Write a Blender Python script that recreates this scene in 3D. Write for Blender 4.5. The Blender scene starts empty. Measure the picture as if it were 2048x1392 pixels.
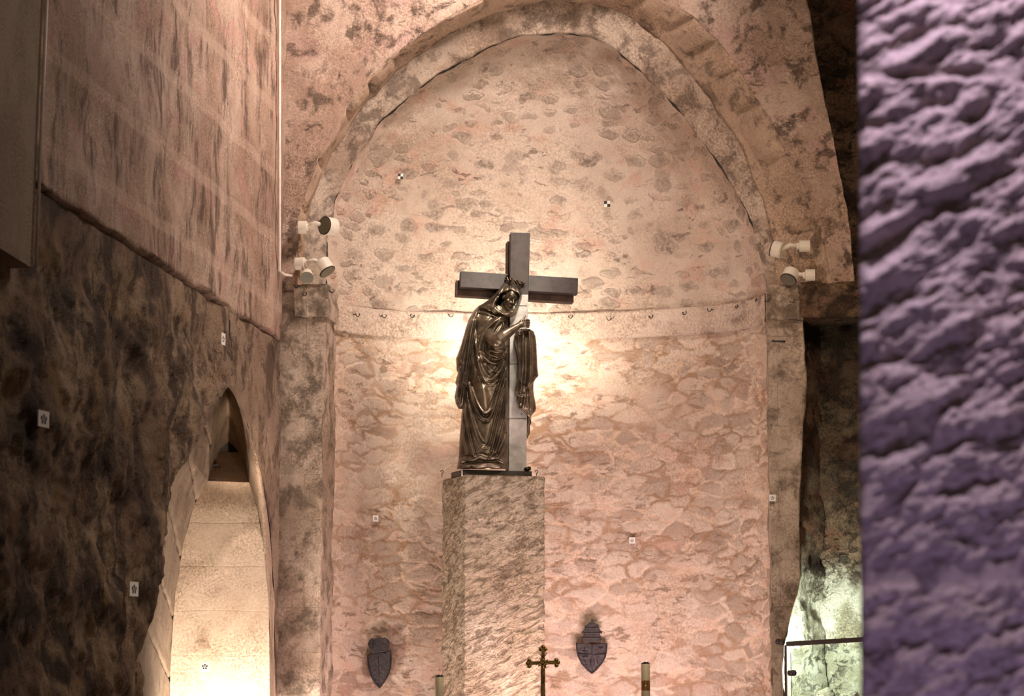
import bpy, bmesh, math, random
from mathutils import Vector, Matrix, noise
random.seed(7)
C = bpy.context.scene.collection
sc = bpy.context.scene
# ------------------------------------------------------------------ camera
FPX = 5000.0
YAW = math.radians(6.1)
PITCH = math.atan((1320 - 696) / FPX)
EYE = Vector((0, 0, 1.6))
RT = Vector((math.cos(YAW), math.sin(YAW), 0))
FH = Vector((-math.sin(YAW), math.cos(YAW), 0))
UZ = Vector((0, 0, 1))
FW = FH * math.cos(PITCH) + UZ * math.sin(PITCH)
UP = -FH * math.sin(PITCH) + UZ * math.cos(PITCH)
cd = bpy.data.cameras.new('camera')
cam = bpy.data.objects.new('camera', cd)
C.objects.link(cam)
m = Matrix((RT, UP, -FW)).transposed().to_4x4()
m.translation = EYE
cam.matrix_world = m
cd.sensor_width = 36
cd.lens = FPX / 2048 * 36
cd.clip_end = 200
cd.dof.use_dof = True
cd.dof.focus_distance = 23.9
cd.dof.aperture_fstop = 3.6
sc.camera = cam
# ------------------------------------------------------------------ world, exposure, large lights
w = bpy.data.worlds.new('world'); sc.world = w; w.use_nodes = True
w.node_tree.nodes['Background'].inputs[0].default_value = (1.0, 0.72, 0.50, 1)
w.node_tree.nodes['Background'].inputs[1].default_value = 0.05
sc.view_settings.view_transform = 'Standard'
sc.view_settings.look = 'None'
sc.view_settings.exposure = -0.45
sc.view_settings.gamma = 1.0
sc.view_settings.use_curve_mapping = False


def ray(px, py):
    return FW + RT * ((px - 1024) / FPX) + UP * ((696 - py) / FPX)


def at(px, py, Y):            # meets the plane Y = const of the room
    d = ray(px, py); return EYE + d * (Y / d.y)


def atx(px, py, X):
    d = ray(px, py); return EYE + d * (X / d.x)


def cp(px, py, D):            # at horizontal distance D ahead of the viewpoint
    d = ray(px, py); return EYE + d * (D / d.dot(FH))


def light(kind, name, loc, target, energy, color, size=0.3, size_y=None, spot=None, blend=0.5):
    l = bpy.data.lights.new(name, kind); l.energy = energy; l.color = color
    if kind == 'AREA':
        l.size = size
        if size_y: l.shape = 'RECTANGLE'; l.size_y = size_y
    else:
        l.shadow_soft_size = size
    if spot: l.spot_size = math.radians(spot); l.spot_blend = blend
    o = bpy.data.objects.new(name, l); C.objects.link(o)
    o.location = loc
    if target is not None:
        o.rotation_euler = (Vector(target) - Vector(loc)).to_track_quat('-Z', 'Y').to_euler()
    return o


YF = 23.5          # front plane of the apse wall
YW = YF + 0.55     # plane where the apse curve starts
XL = at(562, 700, YF).x
light('SPOT', 'nave_light', (1.6, 13.5, 7.4), at(1000, 500, YF), 430, (1.0, 0.91, 0.83), 0.5, spot=25, blend=1.0)
light('AREA', 'nave_fill_light', (0.5, 12.0, 8.5), at(900, 250, YF), 105, (1.0, 0.80, 0.66), 1.5)
light('AREA', 'nave_upper_light', (-1.5, 21.2, 9.3), at(470, 80, 22), 560, (1.0, 0.83, 0.76), 0.9)
light('SPOT', 'statue_back_lamp', cp(1046, 725, 24.46), cp(1085, 640, 25.4), 165, (1.0, 0.90, 0.77), 0.06, spot=150, blend=1.0)
light('SPOT', 'statue_back_lamp', cp(965, 725, 24.46), cp(920, 640, 25.4), 118, (1.0, 0.90, 0.77), 0.06, spot=150, blend=1.0)
light('AREA', 'altar_uplight', (-1.5, 22.5, 0.25), at(1030, 1200, 25), 105, (1.0, 0.74, 0.76), 1.3, 0.3).data.spread = math.radians(120)
light('AREA', 'altar_uplight', (-3.5, 23.0, 0.25), at(750, 1150, 25), 42, (1.0, 0.72, 0.74), 0.6, 0.3)
light('AREA', 'pedestal_uplight', (-0.7, 22.1, 0.4), cp(1010, 1250, 23.7), 50, (1.0, 0.84, 0.80), 0.3)
light('SPOT', 'statue_front_spot', (-1.3, 20.2, 8.9), cp(1005, 600, 23.8), 3000, (1.0, 0.92, 0.78), 0.25, spot=15, blend=1.0)
light('AREA', 'pillar_violet_light', (0.2, 5.6, 4.6), (1.2, 6.3, 2.0), 78, (0.92, 0.74, 0.96), 0.2)
light('AREA', 'pillar_low_light', (0.1, 5.4, 0.6), (1.2, 6.3, 1.8), 10, (0.68, 0.52, 1.0), 0.2)
light('AREA', 'embrasure_light', cp(445, 1640, 22.1), cp(450, 1040, 23.6), 200, (1.0, 0.88, 0.76), 0.4)
light('SPOT', 'vault_fill_light', (-1.3, 12.0, 0.8), cp(460, 880, 24), 9000, (1.0, 0.80, 0.62), 0.08, spot=4.2, blend=0.8)  # unseen spot added low in the nave to brighten the vault
light('AREA', 'aisle_fill_light', (1.5, 19.5, 5.5), at(1650, 850, YF + 1), 100, (1.0, 0.72, 0.52), 0.5)  # fill added to lift the black aisle wall, no lamp of the church
light('AREA', 'altar_front_fill', (-0.5, 18.0, 3.2), cp(1100, 1380, 21.2), 60, (1.0, 0.84, 0.66), 0.4)  # added fill so that the candles are not too dark
light('AREA', 'showcase_lamp', at(1592, 1306, YF + 0.10), at(1630, 1300, YF + 1), 110, (0.84, 1.0, 0.90), 0.05)

# ------------------------------------------------------------------ materials
class NT:
    def __init__(s, name, metallic=0.0, rough=0.9):
        s.m = bpy.data.materials.new(name); s.m.use_nodes = True
        s.t = s.m.node_tree; s.n = s.t.nodes; s.b = s.n['Principled BSDF']
        s.b.inputs['Metallic'].default_value = metallic
        s.b.inputs['Roughness'].default_value = rough
        tc = s.n.new('ShaderNodeTexCoord'); s.co = tc.outputs['Object']

    def put(s, sock, v):
        if isinstance(v, bpy.types.NodeSocket): s.t.links.new(v, sock)
        else: sock.default_value = v

    def scale(s, v, x, y=None, z=None):
        n = s.n.new('ShaderNodeVectorMath'); n.operation = 'MULTIPLY'
        s.put(n.inputs[0], v); n.inputs[1].default_value = (x, x if y is None else y, x if z is None else z)
        return n.outputs[0]

    def noise(s, v, sc_, det=6, ro=0.6, dist=0.0):
        n = s.n.new('ShaderNodeTexNoise'); s.put(n.inputs['Vector'], v)
        n.inputs['Scale'].default_value = sc_; n.inputs['Detail'].default_value = det
        n.inputs['Roughness'].default_value = ro; n.inputs['Distortion'].default_value = dist
        return n.outputs['Fac']

    def warp(s, v, amt, sc_):
        n = s.n.new('ShaderNodeTexNoise'); s.put(n.inputs['Vector'], v); n.inputs['Scale'].default_value = sc_
        n.inputs['Detail'].default_value = 3
        a = s.n.new('ShaderNodeVectorMath'); a.operation = 'SUBTRACT'
        s.put(a.inputs[0], n.outputs['Color']); a.inputs[1].default_value = (.5, .5, .5)
        b = s.n.new('ShaderNodeVectorMath'); b.operation = 'MULTIPLY_ADD'
        s.put(b.inputs[0], a.outputs[0]); b.inputs[1].default_value = (amt, amt, amt); s.put(b.inputs[2], v)
        return b.outputs[0]

    def voro(s, v, sc_, feature='F1', rnd=1.0, out='Distance'):
        n = s.n.new('ShaderNodeTexVoronoi'); n.feature = feature; s.put(n.inputs['Vector'], v)
        n.inputs['Scale'].default_value = sc_; n.inputs['Randomness'].default_value = rnd
        return n.outputs[out]

    def math(s, op, a, b=0.0, c=None):
        n = s.n.new('ShaderNodeMath'); n.operation = op; s.put(n.inputs[0], a); s.put(n.inputs[1], b)
        if c is not None: s.put(n.inputs[2], c)
        return n.outputs[0]

    def mr(s, v, a, b, c=0.0, d=1.0, smooth=True):
        n = s.n.new('ShaderNodeMapRange'); n.clamp = True
        n.interpolation_type = 'SMOOTHSTEP' if smooth else 'LINEAR'
        s.put(n.inputs[0], v)
        for i, q in enumerate((a, b, c, d)): n.inputs[i + 1].default_value = q
        return n.outputs[0]

    def mix(s, f, a, b, mode='MIX'):
        n = s.n.new('ShaderNodeMix'); n.data_type = 'RGBA'; n.blend_type = mode
        s.put(n.inputs[0], f)
        for i, v in ((6, a), (7, b)):
            if isinstance(v, tuple) and len(v) == 3: v = (*v, 1)
            s.put(n.inputs[i], v)
        return n.outputs[2]

    def sep(s, v):
        n = s.n.new('ShaderNodeSeparateXYZ'); s.put(n.inputs[0], v); return n.outputs

    def comb(s, x, y, z):
        n = s.n.new('ShaderNodeCombineXYZ')
        for i, v in enumerate((x, y, z)): s.put(n.inputs[i], v)
        return n.outputs[0]

    def brick(s, v, w_, h_, mortar, off=0.5):
        n = s.n.new('ShaderNodeTexBrick'); s.put(n.inputs['Vector'], v); n.inputs['Scale'].default_value = 1
        n.inputs['Brick Width'].default_value = w_; n.inputs['Row Height'].default_value = h_
        n.inputs['Mortar Size'].default_value = mortar; n.inputs['Mortar Smooth'].default_value = 0.6
        n.offset = off
        n.inputs['Color1'].default_value = (0, 0, 0, 1); n.inputs['Color2'].default_value = (1, 1, 1, 1)
        return n.outputs['Fac'], n.outputs['Color']

    def bump(s, h, strength=0.6, dist=0.03):
        n = s.n.new('ShaderNodeBump'); n.inputs['Strength'].default_value = strength
        n.inputs['Distance'].default_value = dist; s.put(n.inputs['Height'], h)
        s.t.links.new(n.outputs[0], s.b.inputs['Normal'])

    def color(s, v):
        if isinstance(v, tuple): v = (*v[:3], 1)
        s.put(s.b.inputs['Base Color'], v)
        return s.m


def stone(name, light_c, mid_c, dark_c, patch=(0.52, 0.66), streak=False, rubble=None, ashlar=None, blobs=None,
          bump=0.7, dist=0.03, pit=1.0, swap='xz', seed=0.0, dark_amt=0.8, mortar=None, tool=None, pink=None, crev=None, lift=None, msc=4.5, spots=(), fsc=26, grit=0.75, low=None):
    s = NT(name)
    co = s.scale(s.co, 1.0)
    if seed:
        n = s.n.new('ShaderNodeVectorMath'); n.operation = 'ADD'; s.put(n.inputs[0], co); n.inputs[1].default_value = (seed, seed * 1.7, 0); cs = n.outputs[0]
    else: cs = co
    X, Y, Z = s.sep(s.co)
    big = s.noise(cs, 1.1, 5, 0.62, 0.4)
    med = s.noise(cs, msc, 8, 0.68, 0.3)
    fine = s.noise(cs, fsc, 8, 0.75)
    col = s.mix(s.mr(big, 0.38, 0.62), mid_c, light_c)
    if pink: col = s.mix(s.mr(s.noise(s.scale(cs, 1, 1, 1.6), 2.3, 5, 0.6), 0.52, 0.68, 0, .8), col, pink)
    h = s.math('MULTIPLY', fine, 0.25 * pit)
    h = s.math('ADD', h, s.math('MULTIPLY', med, 0.5))
    pmask = s.mr(med, patch[0], patch[1])
    if streak:
        st = s.noise(s.scale(cs, 3, 3, 0.9), 1.6, 8, 0.75, 0.3)
        b2 = s.noise(s.scale(cs, 1, 1, 0.7), 1.9, 4, 0.6, 0.5)
        pmask = s.math('MULTIPLY', s.mr(st, 0.44, 0.60), s.mr(b2, 0.42, 0.56, 0.12, 1.0))
        fs = s.noise(s.scale(cs, 30, 30, 2.0), 1.0, 5, 0.6)
        h = s.math('ADD', h, s.math('MULTIPLY', fs, 0.18))
    col = s.mix(s.math('MULTIPLY', pmask, dark_amt), col, dark_c)
    if lift:  # lightened towards the apse; part of the light falloff put in the colour
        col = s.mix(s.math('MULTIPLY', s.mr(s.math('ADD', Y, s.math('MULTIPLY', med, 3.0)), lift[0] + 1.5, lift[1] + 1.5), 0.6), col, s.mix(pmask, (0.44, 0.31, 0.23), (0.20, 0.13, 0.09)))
    if low:  # paler rock low down, with the light effect mixed into its colour
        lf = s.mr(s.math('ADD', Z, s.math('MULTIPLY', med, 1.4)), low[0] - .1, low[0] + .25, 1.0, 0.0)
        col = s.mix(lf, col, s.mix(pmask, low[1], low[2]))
    if rubble:
        sx, sz, amt = rubble
        rv = s.warp(s.warp(cs, 0.16, 3), 0.06, 11)
        rv = s.scale(rv, sx, sx, sz)
        ed = s.voro(rv, 1.0, 'DISTANCE_TO_EDGE', 0.95)
        cc = s.voro(rv, 1.0, 'F1', 0.95, 'Color')
        r, g, b_ = s.sep(cc)
        vis = s.mr(s.noise(cs, 1.7, 3, 0.5), 0.32, 0.56, 0.35, 1.0)
        joint = s.mr(ed, 0.03, 0.13, 1.0, 0.0)
        stonec = s.mix(s.math('MULTIPLY', r, 0.75), col, dark_c)
        stonec = s.mix(s.math('MULTIPLY', g, 0.30), stonec, light_c)
        mc = s.mix(s.mr(med, 0.4, 0.62), mortar or mid_c, light_c)
        infill = s.mix(s.mr(s.noise(s.scale(cs, 1, 1, 2), 2.6, 4), 0.44, 0.54), mc, s.mix(1.0, mc, (0.56, 0.47, 0.39), 'MULTIPLY'))
        col = s.mix(s.math('MULTIPLY', b_, .45), col, (0.56, 0.50, 0.42))
        full = s.mix(joint, stonec, infill)
        col = s.mix(s.math('MULTIPLY', vis, amt), s.mix(0.6, col, mc), full)
        hh = s.mr(ed, 0.0, 0.22, 0.0, 1.0)
        hh = s.math('MULTIPLY', hh, s.math('MULTIPLY', vis, 1.5))
        h = s.math('ADD', h, hh)
        h = s.math('ADD', h, s.math('MULTIPLY', s.noise(s.scale(cs, 1, 1, 2.4), 9, 6, 0.7), 0.9))
    if blobs:
        sx, sz, th = blobs
        rv = s.scale(s.warp(cs, 0.16, 6), sx, sx, sz)
        d = s.voro(rv, 1.0, 'F1', 0.72)
        cc = s.voro(rv, 1.0, 'F1', 0.72, 'Color')
        r, g, b_ = s.sep(cc)
        edge = s.math('SUBTRACT', d, s.math('MULTIPLY', r, th * 0.55))
        mask = s.mr(edge, th * 0.22, th * 0.50, 1.0, 0.0)
        sp = s.noise(cs, 22, 8, 0.8)
        bc = s.mix(s.mr(sp, 0.40, 0.58), dark_c, light_c)
        bc = s.mix(s.math('MULTIPLY', g, 0.55), bc, mid_c)
        col = s.mix(s.math('MULTIPLY', mask, s.mr(b_, 0.2, 0.8, 0.1, 0.75)), col, bc)
        ring = s.math('MULTIPLY', s.mr(edge, th * 0.40, th * 0.52, 0.0, 1.0), s.mr(edge, th * 0.52, th * 0.64, 1.0, 0.0))
        col = s.mix(s.math('MULTIPLY', ring, s.mr(s.noise(cs, 7, 4), .45, .6, 0, .45)), col, dark_c)
        h = s.math('ADD', h, s.math('MULTIPLY', mask, s.math('MULTIPLY', sp, 2.0)))
        h = s.math('SUBTRACT', h, s.math('MULTIPLY', ring, 0.15))
    if ashlar:
        bw, bh, mo, amt = ashlar
        u = {'xz': X, 'yz': Y}[swap]
        bv = s.warp(s.comb(u, Z, 0.0), 0.05, 2.5)
        fac, bcol = s.brick(bv, bw, bh, mo)
        r, g, b_ = s.sep(bcol)
        col = s.mix(s.math('MULTIPLY', r, 0.45), col, s.mix(0.6, col, dark_c))
        col = s.mix(s.math('MULTIPLY', fac, amt), col, s.mix(0.55, mortar or light_c, dark_c) if amt > .5 else (mortar or light_c))
        h = s.math('SUBTRACT', h, s.math('MULTIPLY', fac, 0.15 if bw > 9 else 0.35))
    if tool:
        tx, tz = tool
        tv = s.comb(s.math('ADD', X, s.math('MULTIPLY', Z, 0.55)), Y, s.math('SUBTRACT', Z, s.math('MULTIPLY', X, 0.55)))
        tn = s.noise(s.scale(tv, tx, tx, tz), 1.0, 5, 0.62, 0.7)
        h = s.math('ADD', h, s.math('MULTIPLY', tn, 3.0))
        col = s.mix(s.mr(tn, 0.38, 0.54, 0.8, 0.0), col, dark_c)
    for (sx_, sy_, sz_), sr in spots:
        n = s.n.new('ShaderNodeVectorMath'); n.operation = 'DISTANCE'; s.put(n.inputs[0], s.warp(s.co, .22, 7)); n.inputs[1].default_value = (sx_, sy_, sz_)
        f_ = s.mr(n.outputs['Value'], sr * .75, sr, 1.0, 0.0)
        col = s.mix(s.math('MULTIPLY', f_, s.mr(s.noise(cs, 14, 8, .8), .40, .55, .35, .9)), col, dark_c)
        h = s.math('ADD', h, s.math('MULTIPLY', s.math('MULTIPLY', f_, fine), 2.5))
    if crev:
        cx, cz_, th, am = crev
        cn = s.noise(s.scale(s.warp(cs, .08, 4), cx, cx, cz_), 1.0, 7, 0.66, 0.6)
        cm = s.mr(cn, th, th + 0.07)
        gate = s.mr(s.noise(cs, 1.3, 3, .5), .40, .60, .15, 1.0)
        cm = s.math('MULTIPLY', cm, gate)
        col = s.mix(s.math('MULTIPLY', cm, am), col, dark_c)
        h = s.math('SUBTRACT', h, s.math('MULTIPLY', cm, 1.1))
    gr = s.noise(cs, 48, 7, 0.78)
    grg = s.math('MULTIPLY', s.mr(s.noise(cs, 2.1, 4, .6), .38, .62, .35, 1.0), grit)
    col = s.mix(grg, col, s.mix(1.0, col, s.mix(s.mr(gr, 0.36, 0.64), (0.34, 0.29, 0.25), (1.3, 1.28, 1.25)), 'MULTIPLY'))
    h = s.math('ADD', h, s.math('MULTIPLY', gr, 0.8 * grit))
    s.bump(h, bump, dist)
    s.b.inputs['Specular IOR Level'].default_value = 0.2
    return s.color(col)


def plain(name, c, rough=0.5, metal=0.0, var=0.25, vscale=9.0, bump=0.0, c2=None, stretch=(1, 1, 1)):
    s = NT(name, metal, rough)
    n = s.noise(s.scale(s.co, *stretch), vscale, 6, 0.65)
    c2 = c2 or tuple(x * (1 - var) for x in c)
    if bump: s.bump(n, bump, 0.01)
    return s.color(s.mix(s.mr(n, 0.35, 0.65), c2, c))


M = {}
SH2 = cp(762, 1318, 25.0)
M['apse'] = stone('apse_rubble', (0.62, 0.50, 0.40), (0.50, 0.38, 0.29), (0.24, 0.16, 0.11), patch=(0.55, 0.72), rubble=(3.4, 7.2, 0.95), crev=(5.5, 14, 0.55, 0.85), fsc=55, grit=0.5, bump=0.42, dist=0.03, dark_amt=0.6, mortar=(0.60, 0.43, 0.31), pink=(0.60, 0.34, 0.25), spots=[(tuple(SH2), .24)])
M['conch'] = stone('conch_plaster', (0.56, 0.45, 0.36), (0.46, 0.35, 0.27), (0.15, 0.105, 0.08), fsc=55, grit=0.5, patch=(0.56, 0.74), blobs=(3.9, 7.8, 0.50), crev=(5.0, 13, 0.60, 0.7), bump=0.7, dist=0.03, dark_amt=0.55, pink=(0.50, 0.32, 0.24))
M['band'] = stone('band_stone', (0.58, 0.46, 0.37), (0.48, 0.37, 0.29), (0.17, 0.12, 0.09), patch=(0.54, 0.68), ashlar=(0.52, 2.0, 0.006, 0.35), bump=0.5, dist=0.015, seed=3)
M['face'] = stone('spandrel_stone', (0.62, 0.46, 0.36), (0.46, 0.31, 0.23), (0.13, 0.09, 0.065), patch=(0.50, 0.62), crev=(3, 4.5, 0.60, 0.8), bump=0.9, dist=0.03, seed=5, dark_amt=0.85, pink=(0.55, 0.36, 0.30))
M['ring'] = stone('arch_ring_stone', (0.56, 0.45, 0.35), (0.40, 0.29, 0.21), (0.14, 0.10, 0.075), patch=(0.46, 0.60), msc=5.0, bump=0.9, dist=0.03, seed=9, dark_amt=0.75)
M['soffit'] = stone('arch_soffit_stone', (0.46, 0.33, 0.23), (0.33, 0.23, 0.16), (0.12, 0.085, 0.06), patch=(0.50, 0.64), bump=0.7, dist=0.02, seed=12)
M['pier'] = stone('pier_ashlar', (0.56, 0.44, 0.34), (0.38, 0.28, 0.20), (0.11, 0.08, 0.055), patch=(0.45, 0.62), ashlar=(0.9, 0.42, 0.005, 0.55), bump=0.8, dist=0.025, seed=15)
M['lwall_up'] = stone('nave_ashlar', (0.52, 0.38, 0.29), (0.36, 0.24, 0.17), (0.12, 0.075, 0.055), streak=True, ashlar=(30, 0.62, 0.07, 0.45), crev=(7, 2.6, 0.60, 0.5), swap='yz', bump=0.7, dist=0.03, seed=21, dark_amt=0.95, mortar=(0.50, 0.36, 0.27), pink=(0.46, 0.26, 0.21))
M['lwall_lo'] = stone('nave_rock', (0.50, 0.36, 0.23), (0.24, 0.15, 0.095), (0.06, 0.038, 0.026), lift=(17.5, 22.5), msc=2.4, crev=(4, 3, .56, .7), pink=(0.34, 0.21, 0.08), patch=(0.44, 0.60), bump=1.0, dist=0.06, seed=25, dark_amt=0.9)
M['smooth'] = stone('smooth_plaster', (0.30, 0.23, 0.16), (0.22, 0.16, 0.11), (0.11, 0.08, 0.055), patch=(0.5, 0.75), bump=0.25, dist=0.01, seed=27, dark_amt=0.4)
M['sill'] = stone('embrasure_ashlar', (0.74, 0.58, 0.44), (0.64, 0.48, 0.35), (0.38, 0.25, 0.17), patch=(0.58, 0.80), ashlar=(9.0, 0.41, 0.008, 0.6), bump=0.25, dist=0.01, seed=31, dark_amt=0.4)
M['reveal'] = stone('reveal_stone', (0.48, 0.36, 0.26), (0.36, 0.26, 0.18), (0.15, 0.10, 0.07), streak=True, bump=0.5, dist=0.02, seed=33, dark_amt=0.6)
M['reveal_shaded'] = stone('reveal_stone_shaded', (0.26, 0.19, 0.13), (0.18, 0.13, 0.09), (0.08, 0.055, 0.04), bump=0.6, dist=0.02, seed=35, dark_amt=0.6)  # darker copy of the reveal stone, its shade put into the colour
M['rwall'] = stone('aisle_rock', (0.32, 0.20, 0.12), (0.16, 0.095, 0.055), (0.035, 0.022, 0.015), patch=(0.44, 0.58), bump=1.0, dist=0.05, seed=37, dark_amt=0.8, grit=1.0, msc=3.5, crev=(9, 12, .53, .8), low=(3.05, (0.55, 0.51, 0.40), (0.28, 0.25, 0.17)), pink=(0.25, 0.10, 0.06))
M['rlow'] = stone('aisle_pale_rock', (0.50, 0.46, 0.34), (0.38, 0.33, 0.22), (0.10, 0.09, 0.05), patch=(0.50, 0.66), bump=0.9, dist=0.05, seed=39)
M['pillar'] = stone('tooled_pillar_stone', (0.55, 0.46, 0.46), (0.46, 0.38, 0.38), (0.20, 0.15, 0.18), patch=(0.58, 0.8), bump=0.5, dist=0.01, seed=43, dark_amt=0.5)
M['pedestal'] = stone('pedestal_stone', (0.62, 0.50, 0.37), (0.50, 0.38, 0.26), (0.20, 0.14, 0.09), patch=(0.56, 0.74), tool=(7, 17), bump=1.0, dist=0.035, seed=47, dark_amt=0.5)
M['floor'] = stone('floor_stone', (0.30, 0.24, 0.19), (0.24, 0.18, 0.14), (0.10, 0.07, 0.05), bump=0.3, seed=51)
M['bronze'] = plain('bronze', (0.22, 0.172, 0.118), 0.36, 0.75, c2=(0.085, 0.062, 0.042), vscale=7)
M['bronze_dark'] = plain('bronze_dark_face', (0.10, 0.065, 0.04), 0.25, 0.9)
M['plinth'] = plain('bronze_plinth', (0.055, 0.045, 0.035), 0.45, 0.6)
M['wood'] = plain('weathered_grey_wood', (0.062, 0.046, 0.040), 0.6, 0.0, c2=(0.034, 0.025, 0.021), vscale=6, stretch=(1, 1, 1), bump=0.3)
M['wood_back'] = plain('brown_back_timber', (0.10, 0.052, 0.034), 0.7, 0.0, c2=(0.05, 0.026, 0.018), vscale=9, bump=0.3)
M['cross_pale'] = plain('pale_cross_part', (0.62, 0.58, 0.52), 0.55, 0.15, c2=(0.40, 0.37, 0.33), vscale=7, bump=0.2)
M['iron'] = plain('dark_iron', (0.035, 0.028, 0.024), 0.55, 0.5)
M['shield'] = plain('shield_bronze', (0.042, 0.031, 0.030), 0.42, 0.6, vscale=30, c2=(0.02, 0.015, 0.015), bump=0.6)
M['white'] = plain('cream_enamel', (0.66, 0.58, 0.46), 0.5, 0.0, var=0.12)
M['lens'] = plain('dull_lamp_glass', (0.13, 0.11, 0.065), 0.6, 0.0)
M['black'] = plain('black_print', (0.02, 0.018, 0.018), 0.6)
M['paper'] = plain('white_card', (0.72, 0.68, 0.62), 0.7, 0.0, var=0.08)
M['brass'] = plain('old_brass', (0.30, 0.19, 0.06), 0.38, 0.85, c2=(0.15, 0.09, 0.03), vscale=30)
M['wax'] = plain('candle_wax', (0.62, 0.53, 0.36), 0.5, 0.0, var=0.06)
M['conduit'] = plain('conduit_paint', (0.66, 0.54, 0.45), 0.55, 0.0, var=0.2)
M['frame'] = plain('dark_brown_frame', (0.045, 0.028, 0.025), 0.4, 0.3)
M['gold'] = plain('gold_print', (0.45, 0.22, 0.05), 0.4, 0.4, c2=(0.10, 0.03, 0.02), vscale=60)
M['cloth'] = plain('altar_cloth', (0.6, 0.55, 0.5), 0.8)
M['hole'] = plain('vault_end_shade', (0.03, 0.02, 0.015), 0.9)  # flat dark tone for the unlit depth at the vault end
g = NT('clear_glass', 0, 0.02); g.b.inputs['Transmission Weight'].default_value = 1.0; g.b.inputs['IOR'].default_value = 1.05
M['glass'] = g.color((0.95, 1.0, 0.97))

# ------------------------------------------------------------------ mesh helpers
def fbm(p, octv=4, lac=2.1, gain=0.5):
    a, s, f = 1.0, 0.0, 1.0
    for _ in range(octv):
        s += a * noise.noise(p * f); f *= lac; a *= gain
    return s


def link(name, me, mat, parent=None, kind=None, smooth=True):
    for mm in (mat if isinstance(mat, (list, tuple)) else [mat]): me.materials.append(mm)
    if smooth:
        for p in me.polygons: p.use_smooth = True
    o = bpy.data.objects.new(name, me); C.objects.link(o)
    if parent is not None:
        o.parent = parent
        o.matrix_parent_inverse = parent.matrix_world.inverted()
    if kind: o['kind'] = kind
    return o


def make_parent(o, parent):
    o.parent = parent; o.matrix_parent_inverse = parent.matrix_world.inverted()


def grid_me(name, rows, closed=False, caps=False, disp=None):
    R, Cn = len(rows), len(rows[0])
    vs = [tuple(p) for r in rows for p in r]
    fs = []
    for i in range(R - 1):
        for j in range(Cn if closed else Cn - 1):
            k = (j + 1) % Cn
            fs.append((i * Cn + j, i * Cn + k, (i + 1) * Cn + k, (i + 1) * Cn + j))
    if caps:
        fs.append(tuple(range(Cn))); fs.append(tuple(range((R - 1) * Cn, R * Cn))[::-1])
    me = bpy.data.meshes.new(name); me.from_pydata(vs, [], fs); me.update()
    if disp:
        nr = [v.normal.copy() for v in me.vertices]
        for v, n_ in zip(me.vertices, nr): v.co = v.co + n_ * disp(v.co)
        me.update()
    return me


def from_bm(name, bm, mat, parent=None, kind=None, smooth=True):
    bmesh.ops.recalc_face_normals(bm, faces=bm.faces[:])
    me = bpy.data.meshes.new(name); bm.to_mesh(me); bm.free()
    return link(name, me, mat, parent, kind, smooth)


def thing(name, label, cat, loc, group=None):
    o = bpy.data.objects.new(name, None); C.objects.link(o); o.location = loc
    o.matrix_world = Matrix.Translation(Vector(loc))
    o.empty_display_size = 0.1
    o['label'] = label; o['category'] = cat
    if group: o['group'] = group
    return o


def tag(o, label, cat, group=None):
    o['label'] = label; o['category'] = cat
    if group: o['group'] = group
    return o


def tube(bm, pts, radii, n=10, mi=0, cap=True):
    pts = [Vector(p) for p in pts]
    if not isinstance(radii, (list, tuple)): radii = [radii] * len(pts)
    prev = None; first = None; ref = None
    for i, p in enumerate(pts):
        t = (pts[min(i + 1, len(pts) - 1)] - pts[max(i - 1, 0)]).normalized()
        if ref is None: ref = t.orthogonal().normalized()
        ref = (ref - t * ref.dot(t)).normalized(); b = t.cross(ref)
        ring = [bm.verts.new(p + (ref * math.cos(a) + b * math.sin(a)) * radii[i]) for a in [2 * math.pi * k / n for k in range(n)]]
        if prev:
            for k in range(n):
                f = bm.faces.new((prev[k], prev[(k + 1) % n], ring[(k + 1) % n], ring[k])); f.material_index = mi
        else: first = ring
        prev = ring
    if cap:
        bm.faces.new(first[::-1]).material_index = mi; bm.faces.new(prev).material_index = mi


def ball(bm, c, r, axes=None, n=14, mi=0):
    r = (r, r, r) if not isinstance(r, (tuple, list)) else r
    ret = bmesh.ops.create_uvsphere(bm, u_segments=n + 4, v_segments=n, radius=1.0)
    A = axes or (Vector((1, 0, 0)), Vector((0, 1, 0)), Vector((0, 0, 1)))
    for v in ret['verts']:
        q = v.co.copy(); v.co = Vector(c) + A[0] * (q.x * r[0]) + A[1] * (q.y * r[1]) + A[2] * (q.z * r[2])


def prism(bm, loop, vec, mi=0):
    a = [bm.verts.new(p) for p in loop]; b = [bm.verts.new(Vector(p) + vec) for p in loop]
    n = len(a)
    bm.faces.new(a).material_index = mi; bm.faces.new(b[::-1]).material_index = mi
    for i in range(n): bm.faces.new((a[i], b[i], b[(i + 1) % n], a[(i + 1) % n])).material_index = mi


def boxv(bm, c, u, v, w_, mi=0):       # centre and three half-axis vectors
    c = Vector(c)
    prism(bm, [c - u - v - w_, c + u - v - w_, c + u + v - w_, c - u + v - w_], w_ * 2, mi)


def bevel(o, wd=0.006, seg=2):
    b = o.modifiers.new('bevel', 'BEVEL'); b.width = wd; b.segments = seg; b.limit_method = 'ANGLE'; return o


def lerp(a, b, t): return a + (b - a) * t


def interp(tab, v):                   # tab: sorted list of (key, value)
    if v <= tab[0][0]: return tab[0][1]
    for (a, x), (b, y) in zip(tab, tab[1:]):
        if v <= b: return lerp(x, y, (v - a) / (b - a)) if b > a else y
    return tab[-1][1]


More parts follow.
